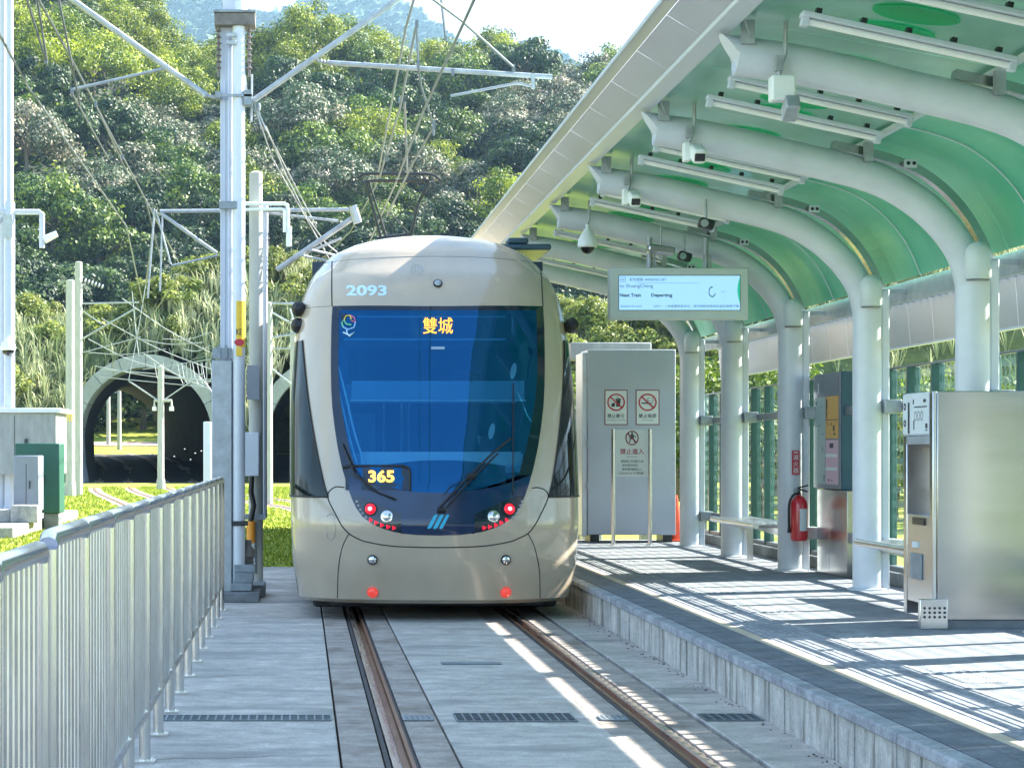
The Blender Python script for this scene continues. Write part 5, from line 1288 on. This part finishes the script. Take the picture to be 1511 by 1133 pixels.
# ================================================================== TERRAIN
def lerp_tab(x,T):
    if x<=T[0][0]: return T[0][1]
    for (a,b_),(c,d) in zip(T,T[1:]):
        if x<=c: return b_+(d-b_)*(x-a)/(c-a)
    return T[-1][1]
def fbm(x,y,s,sd=0): return noise.fractal(Vector((x/s,y/s,sd)),1,2,4)
CREST=[(-300,-230),(0,-130),(150,-60),(205,-15),(250,66),(330,92),(400,78),(440,62),(500,82),(560,98),(620,128),(680,122),(740,100),(790,132),(830,138),(870,100),(920,80),(960,70),(1060,40),(1300,0),(2000,-60)]
def hill(X,Y):
    u=U0+X*F/335; zc=H+(V0-lerp_tab(u,CREST))*335/F-5.5
    t=max(0,min(1,(Y-160)/175)); s=t*t*(3-2*t)*.6+.4*t
    h=zc*s+ (fbm(X,Y,45,3)*5)*s
    if Y>335: h-= (Y-335)*.25
    return h
def bankh(X,Y):
    if Y<107.2 or Y>152: return -.3
    top=9.6+1.3*fbm(X,Y,14,1)+ .9*math.sin(X*.21+1)
    if X>20: top+=min(4,(X-20)*.15)
    up=min(1,(Y-107.2)/11.0); dn=min(1,max(0,(152-Y))/16)
    up=math.sin(up*PI/2)
    return -.3+(top+.3)*min(up,math.sin(dn*PI/2))+.25*fbm(X,Y,3,9)
def in_tube(X,Y,h):
    for cx,sh,L in ((CX1,-5.2,40),(CX2,0,30)):
        t=(Y-106.5)/L
        if -.05<=t<=1.25:
            c=cx+sh*max(0,t)**2; d=abs(X-c)
            if d<3.9 and h<2.2+math.sqrt(max(0,3.85**2-d*d))*1.05: return True
    return False
b=MB(); xs=[-75+.6*i for i in range(260)]; ys=[106.6+.6*i for i in range(77)]
vs=[];fs=[];nx=len(xs)
for y in ys:
    for x in xs: vs.append((x,y,bankh(x,y)))
for j in range(len(ys)-1):
    for i in range(nx-1):
        a=j*nx+i
        if any(in_tube(vs[q][0],vs[q][1],vs[q][2]-.3) for q in (a,a+1,a+nx+1,a+nx)): continue
        fs.append((a,a+1,a+nx+1,a+nx))
b.add(vs,fs); struct(b.build('embankment',M['bank'],smooth=80))
b=MB(); xs=[-150+5*i for i in range(75)]; ys=[158+5*i for i in range(64)]; nx=len(xs)
b.add([(x,y,hill(x,y)-.2) for y in ys for x in xs],[(j*nx+i,j*nx+i+1,(j+1)*nx+i+1,(j+1)*nx+i) for j in range(len(ys)-1) for i in range(nx-1)])
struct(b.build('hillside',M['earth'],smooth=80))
# far mountain ridge with crowns as one forested mass
MT=[(-400,-150),(150,-110),(230,-40),(290,-8),(340,4),(385,14),(415,16),(440,4),(500,-25),(560,-6),(592,14),(625,32),(652,50),(676,62),(715,64),(763,56),(791,71),(815,88),(860,118),(930,150),(1100,180),(1500,200)]
def mtn(X,Y):
    X/=2.6; Y/=2.6; u=U0+X*F/1000; zc=(V0-lerp_tab(u,MT))*1000/F
    t=max(0,min(1,(Y-520)/480)); return H+2.6*(zc*(.35+.65*t)+fbm(X,Y,60,5)*7*t+ (0 if Y<1000 else -(Y-1000)*.5))
b=MB(); xs=[2.6*(-260+4.0*i) for i in range(185)]; ys=[2.6*(640+8*i) for i in range(48)]+[2.6*1040,2.6*1100]; nx=len(xs)
vs=[]
for y in ys:
    for x in xs:
        vd=noise.voronoi(Vector((x/26,y/50,0)))[0][0]
        vs.append((x,y,mtn(x,y)-18+18*(1-min(1,vd*1.3))+3*noise.noise(Vector((x/10,y/16,2)))))
b.add(vs,[(j*nx+i,j*nx+i+1,(j+1)*nx+i+1,(j+1)*nx+i) for j in range(len(ys)-1) for i in range(nx-1)])
mo=b.build('far_mountain',mat('forested_mountain',(.03,.055,.025),.9,c2=(.12,.17,.05),scale=.05,world=True),smooth=80); struct(mo)
# leaf clumps over the far mountain crest side
rng=random.Random(11); b=MB()
for k in range(9000):
    x=2.6*rng.uniform(-110,170); y=2.6*rng.uniform(800,1005); z=mtn(x,y)-1+rng.uniform(-5,7); s=rng.uniform(3.,6.5)
    R=Matrix.Rotation(rng.random()*PI,3,'Z')@Matrix.Rotation(rng.uniform(.2,1.3),3,'X')
    q=[Vector((-s,0,-s*.6)),Vector((s,0,-s*.6)),Vector((s*.6,0,s*.7)),Vector((-s*.6,0,s*.7))]
    b.add([Vector((x,y,z))+R@p for p in q],[(0,1,2,3)],rng.random()**1.5)
o=b.build('far_forest',M['far_leaf'],smooth=0); o['label']='hazy blue-green forest covering the farthest mountain'; o['category']='forest'; struct(o,'stuff')

# ================================================================== TREES
def crown(seed,mt,nblob=22,per=210,leaf=.30,R=4.3,Hh=3.6,spread=.9,zb=3.0):
    rng=random.Random(seed); b=MB(); blobs=[]
    for k in range(nblob):
        a=rng.random()*2*PI; rr=R*math.sqrt(rng.random())*spread; zz=zb+Hh*(1-(rr/R)**2)*rng.uniform(.35,1.0)+rng.uniform(-.5,.4)
        blobs.append((Vector((rr*math.cos(a),rr*math.sin(a),zz)),rng.uniform(.85,1.75)*R/4.3,rng.uniform(.05,.55)))
    for c,br,tn in blobs:
        for i in range(per):
            d=Vector((rng.gauss(0,1),rng.gauss(0,1),rng.gauss(0,1))).normalized()
            if d.z<-.35 and rng.random()<.7: d.z=-d.z
            p=c+Vector((d.x,d.y,d.z*.72))*br*(rng.random()**.35)*rng.uniform(.85,1.15)
            s=leaf*rng.uniform(.6,1.3); n=(d+Vector((rng.gauss(0,.5),rng.gauss(0,.5),rng.gauss(.3,.5)))).normalized()
            x=n.orthogonal().normalized(); x=Matrix.Rotation(rng.random()*2*PI,3,n)@x; y=n.cross(x)
            t=min(1,max(0,tn+rng.gauss(.12,.22)))
            b.add([p-x*s*.5,p-y*s*.32,p+x*s*.6,p+y*s*.32],[(0,1,2,3)],t)
    return b,blobs
def trunk(blobs,zb,R,seed):
    rng=random.Random(seed); b=MB(); top=Vector((rng.uniform(-.3,.3),rng.uniform(-.3,.3),zb+1.2))
    b.tube([(0,0,-1.5),(.05,.05,zb*.5),top],[.24,.19,.13],8)
    for c,br,_ in rng.sample(blobs,min(9,len(blobs))):
        b.tube([top*.75,(top*.6+c*.4)+Vector((0,0,-.2)),c],[.10,.07,.03],6)
    return b
protos={}
def make_tree(name,key,seed,mt,label,cat,group,loc,**k):
    b,bl=crown(seed,mt,**k)
    r=bpy.data.objects.new(name,None); C.objects.link(r); r.location=loc; WL[r.name]=Vector((0,0,0)); tag(r,label,cat,group)
    b.build('crown',M[mt],r,smooth=0); trunk(bl,k.get('zb',3.0),k.get('R',4.3),seed).build('trunk',M['bark'],r)
    return r
kinds={'dark':('leaf_dark','dark green broadleaf tree with dense crown in the hillside forest','dark green trees of the hillside forest'),
 'yel':('leaf_yel','yellow-green feathery tree in the hillside forest','yellow-green trees of the hillside forest'),
 'mid':('leaf_mid','mid green leafy tree in the hillside forest','mid green trees of the hillside forest'),
 'grey':('leaf_grey','tree with pinkish-white blossom over grey-green leaves in the hillside forest','blossoming trees of the hillside forest')}
cfg={'dark':dict(nblob=28,per=330,leaf=.30),'yel':dict(nblob=34,per=270,leaf=.25,R=4.8,Hh=4.2),'mid':dict(nblob=28,per=310,leaf=.28),'grey':dict(nblob=32,per=300,leaf=.28,R=4.6)}
rng=random.Random(21); count=0
Yr=167.0; row=0
while Yr<337:
    uL,uR=-50,1085
    X0,X1=(uL-U0)*Yr/F,(uR-U0)*Yr/F
    step=7.3; x=X0+(row%2)*step/2
    while x<X1:
        X_=x+rng.uniform(-1.8,1.8); Y_=Yr+rng.uniform(-2.5,2.5)
        h=hill(X_,Y_); u=U0+X_*F/Y_; v=V0-(h+4-H)*F/Y_
        n=fbm(X_,Y_,26,7)+rng.gauss(0,.16)
        # species by zone: yellow-green high, blossom in the middle, dark low
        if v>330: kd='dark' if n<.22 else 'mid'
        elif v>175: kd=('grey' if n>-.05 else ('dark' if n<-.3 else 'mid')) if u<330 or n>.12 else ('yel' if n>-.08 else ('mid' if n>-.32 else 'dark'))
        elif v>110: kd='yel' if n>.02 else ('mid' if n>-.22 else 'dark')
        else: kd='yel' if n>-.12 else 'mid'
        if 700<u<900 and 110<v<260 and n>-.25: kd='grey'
        if v>-75:
            var=rng.randrange(2); key=(kd,var)
            loc=(X_,Y_,h-1.0); s=rng.uniform(.98,1.38)
            if key not in protos:
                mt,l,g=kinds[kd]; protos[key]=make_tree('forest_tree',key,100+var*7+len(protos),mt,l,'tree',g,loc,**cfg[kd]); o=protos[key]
            else: o=dup(protos[key],loc)
            o.rotation_euler.z=rng.random()*6.28; o.scale=(s,s,s*rng.uniform(.9,1.2)); count+=1
        x+=step
    Yr+=8.8; row+=1
print('FOREST',count)
rg=random.Random(77)
for i in range(16):     # trees across the line behind the viewer: they show only as reflections
    q=dup(protos[('mid',0)] if ('mid',0) in protos else list(protos.values())[0],(-34+i*5.2+rg.uniform(-1,1),-48+rg.uniform(-4,4),-1),'mid green leafy tree beyond the near end of the line, seen only as a reflection','trees behind the viewer'); s=rg.uniform(.9,1.2); q.scale=(s,s,s*1.2); q.rotation_euler.z=i
b=MB(); rg=random.Random(31)
for k in range(42000):
    y=164+175*rg.random()**.8; u=rg.uniform(-60,1110); x=(u-U0)*y/F; h=hill(x,y); s=rg.uniform(.3,.6)
    n=Vector((rg.gauss(0,.6),rg.gauss(-.3,.6),1)).normalized(); a=n.orthogonal().normalized()*s; c=n.cross(a.normalized())*s*.6; q=Vector((x,y,h+rg.uniform(-.2,2.2)))
    b.add([q-a,q-c,q+a,q+c],[(0,1,2,3)],rg.random()**1.6)
o=b.build('undergrowth',M['leaf_mid'],smooth=0); o['label']='dark leafy undergrowth between the hillside trees'; o['category']='undergrowth'; struct(o,'stuff')
# bushes on the bank and behind the platform
bp=None
bushes=[]
rng=random.Random(8)
for u,v,Y_,s in ((60,455,118,.5),(235,450,117,.55),(290,440,119,.6),(265,462,116,.45),(50,570,108,.42),(75,575,108.5,.35),(30,590,108,.4),(150,455,119,.4),(340,470,118,.5),(420,480,117,.5),(880,500,115,.55),(905,520,113,.5),(960,495,116,.62),(985,520,112,.5),(1010,480,118,.6),(1045,500,112,.6),(20,640,150,.5),(1075,520,108,.6),(850,540,112,.5),(935,540,110,.5)):
    bushes.append((P3(u,v,Y_).x,Y_,None,s,'bush on the tunnel embankment'))
lbl='rounded yellow-green bush on the slope above and around the tunnel mouths'
bush0=o=make_tree('bush',0,55,'leaf_bush',lbl,'bush','bushes on the tunnel embankment',(0,0,0),nblob=18,per=170,leaf=.34,R=3.6,Hh=2.8,zb=.8)
for i,(x,y,_,s,l) in enumerate(bushes):
    z=bankh(x,y)-.1
    q=o if i==0 else dup(o,(x,y,z)); q.location=(x,y,z); q.scale=(s,s,s); q.rotation_euler.z=i*1.3
lb2='leafy green shrub growing on the far side of the glass wall'
first=None
for i in range(46):
    y=16+i*1.75+rng.uniform(-.5,.5); x=12+rng.uniform(0,9)+max(0,(i-16)*.22); s=rng.uniform(.65,1.0)*(.75 if i<10 else 1)
    if first is None:
        first=make_tree('shrub',0,66,'leaf_bush',lb2,'shrub','shrubs behind the glass wall',(x,y,0),nblob=18,per=200,leaf=.20,R=2.6,Hh=2.4,zb=.6); q=first
    else: q=dup(first,(x,y,0))
    q.scale=(s,s,s); q.rotation_euler.z=i*2.1
rg=random.Random(41); q0=bush0
for i in range(64):
    y=rg.uniform(110,120); x=rg.uniform(-16,26); z=bankh(x,y)-.35
    if in_tube(x,y,z-1.2): continue
    q=dup(q0,(x,y,z)); s=rg.uniform(.28,.55); q.scale=(s*1.2,s*1.2,s); q.rotation_euler.z=i*1.9
# middle-distance trees between tram and platform end
lb3='grey-green young tree standing between the platform end and the embankment'
f3=None
for i,(u,Y_,s) in enumerate(((862,62,.55),(905,70,.62),(950,58,.5),(1000,66,.62),(1040,52,.55),(1075,60,.6),(1120,50,.5),(1160,58,.62),(870,85,.7),(930,90,.8),(1015,88,.8),(1090,84,.8),(1180,75,.7),(1260,70,.65),(1340,66,.6),(1420,62,.6),(1500,62,.55))):
    x=(u-U0)*Y_/F
    if f3 is None: f3=make_tree('young_tree',0,77,'leaf_mid',lb3,'tree','young trees beyond the platform end',(x,Y_,0),nblob=20,per=230,leaf=.24,R=3.6,Hh=4.2,zb=1.6); q=f3
    else: q=dup(f3,(x,Y_,0))
    q.scale=(s,s,s*1.05); q.rotation_euler.z=i*1.7
# tall grass on the bank: one mass
def tuft(b,p,rng,n,L,w,tn):
    for k in range(n):
        a=rng.random()*2*PI; le=L*rng.uniform(.6,1.15); lean=rng.uniform(.15,.75); dx=Vector((math.cos(a),math.sin(a),0)); sd=Vector((-dx.y,dx.x,0))*w
        p1=p+dx*le*lean*.35+Vector((0,0,le*.62)); p2=p+dx*le*lean+Vector((0,0,le*(.95-.35*lean)))
        t=min(1,max(0,tn+rng.gauss(0,.2)))
        b.add([p-sd,p+sd,p1+sd*.8,p1-sd*.8,p2],[(0,1,2,3),(3,2,4)],t)
b=MB(); rng=random.Random(13)
for k in range(2300):
    y=107.6+rng.random()**1.4*13; x=rng.uniform(-18,40) if k%4 else rng.uniform(-18,2)
    h=bankh(x,y)
    if in_tube(x,y,h-.1) or h<0: continue
    tn=.5+.45*fbm(x,y,7,2); tuft(b,Vector((x,y,h-.1)),rng,9,rng.uniform(1.0,2.1),.035,tn)
o=b.build('tall_grass',M['plume'],smooth=0); o['label']='pale tall silver grass covering the embankment around the tunnels'; o['category']='tall grass'; struct(o,'stuff')
# lawn blades near the tracks
b=MB(); rng=random.Random(14)
TRK=[catmull([(x,y,0) for x,y in c],12) for c in ([(-2.35,20),(-2.4,40),(-2.9,51),(-4.6,64),(-7.2,84),(-9.2,107),(-10.6,125)],[(TC,43.5),(.6,56),(-1.2,67),(-4.2,84),(-6.0,107)])]
def near_track(x,y):
    for T in TRK:
        for a,c in zip(T,T[1:]):
            if a.y<=y<=c.y:
                xc=a.x+(c.x-a.x)*(y-a.y)/(c.y-a.y); d=abs(x-xc)
                if .44<d<1.0: return True
    return False
for k in range(60000):
    y=22+(rng.random()**1.4)*70; x=rng.uniform(-8.5,.2) if y<50 else rng.uniform(-13,3)
    if y<27.2 or (y<28.5 and x>-1.0): continue
    if x<-5 and 38<y<49: continue
    if near_track(x,y): continue
    s=.028+.0007*y; a=rng.random()*PI; d=Vector((math.cos(a),math.sin(a),0))*s*.45; q=Vector((x,y,-.02))
    b.add([q-d,q+d,q+Vector((rng.gauss(0,.02),rng.gauss(0,.02),s*rng.uniform(.5,1.2)))],[(0,1,2)],rng.random())
o=b.build('lawn_grass',M['blade'],smooth=0); o['label']='short bright green grass of the lawn around the tracks'; o['category']='grass'; struct(o,'stuff')
# shade shrub by the tunnel edge path
struct(MB().grid([[Vector((x,157,1.9)) for x in (-60,0)],[Vector((x,160,2.2)) for x in (-60,0)]]).build('path',mat('pinkish_path',(.35,.24,.2),.9,var=.15,world=True),smooth=0))

# ================================================================== AIR, LIGHT, CAMERA
HAZE=True
if HAZE:
    b=MB().box(-900,1300,-70,2950,-2,1000); hz=b.build('haze',None,smooth=0)
    m=bpy.data.materials.new('air'); m.use_nodes=True; nt=m.node_tree
    for n in list(nt.nodes): nt.nodes.remove(n)
    out=nd(nt,'ShaderNodeOutputMaterial'); pv=nd(nt,'ShaderNodeVolumePrincipled'); pv.inputs['Color'].default_value=(.42,.70,1,1); pv.inputs['Density'].default_value=.00013; pv.inputs['Anisotropy'].default_value=.25
    nt.links.new(pv.outputs[0],out.inputs['Volume']); hz.data.materials.append(m); struct(hz,'stuff')
    hz['label']='thin pale blue haze between the viewer and the far mountain'; hz['category']='haze'
az=math.atan2(1,SC); el=math.atan(SK/math.hypot(1,SC))
sd=bpy.data.lights.new('sun','SUN'); sd.energy=5; sd.angle=math.radians(.53); sd.color=(1,.93,.82)
so=bpy.data.objects.new('sun',sd); C.objects.link(so); so.rotation_euler=Vector((1,SC,SK)).to_track_quat('Z','Y').to_euler()
w=bpy.data.worlds.new('World'); bpy.context.scene.world=w; w.use_nodes=True; nt=w.node_tree; bg=nt.nodes['Background']; L=nt.links.new
sky=nd(nt,'ShaderNodeTexSky',sky_type='NISHITA'); sky.sun_disc=False; sky.sun_elevation=el; sky.sun_rotation=az; sky.air_density=1.2; sky.dust_density=.3; sky.ozone_density=2.6
tc=nd(nt,'ShaderNodeTexCoord'); mp=nd(nt,'ShaderNodeMapping'); mp.inputs['Scale'].default_value=(1,1,2.2); mp.inputs['Location'].default_value=(.35,.1,.22); L(tc.outputs['Generated'],mp.inputs[0])
nz=nd(nt,'ShaderNodeTexNoise'); nz.inputs['Scale'].default_value=2.6; nz.inputs['Detail'].default_value=7; nz.inputs['Roughness'].default_value=.55; L(mp.outputs[0],nz.inputs[0])
rp=nd(nt,'ShaderNodeMapRange',interpolation_type='SMOOTHSTEP'); rp.inputs['From Min'].default_value=.50; rp.inputs['From Max'].default_value=.60; sx=nd(nt,'ShaderNodeSeparateXYZ'); L(tc.outputs['Generated'],sx.inputs[0]); ma=nd(nt,'ShaderNodeMath',operation='MULTIPLY_ADD'); ma.inputs[1].default_value=.13; L(sx.outputs['Y'],ma.inputs[0]); L(nz.outputs[0],ma.inputs[2]); L(ma.outputs[0],rp.inputs[0])
mx=nd(nt,'ShaderNodeMix',data_type='RGBA'); L(rp.outputs[0],mx.inputs[0]); L(sky.outputs[0],mx.inputs[6]); mx.inputs[7].default_value=(2.3,2.5,2.75,1); L(mx.outputs[2],bg.inputs[0])
bg.inputs[1].default_value=.085
cd=bpy.data.cameras.new('camera'); cam=bpy.data.objects.new('camera',cd); C.objects.link(cam); cam.location=(0,0,H); cam.rotation_euler=(PI/2,0,0)
cd.sensor_width=36; cd.lens=F/1511*36; cd.shift_x=(755.5-U0)/1511; cd.shift_y=(V0-566.5)/1511; cd.clip_end=8000; cd.clip_start=.1
s=bpy.context.scene; s.camera=cam
s.view_settings.view_transform='Standard'; s.view_settings.look='None'; s.view_settings.gamma=1; s.view_settings.exposure=2.6
s.cycles.max_bounces=8; s.cycles.transparent_max_bounces=12; s.cycles.use_denoising=True
s.cycles.sample_clamp_indirect=6
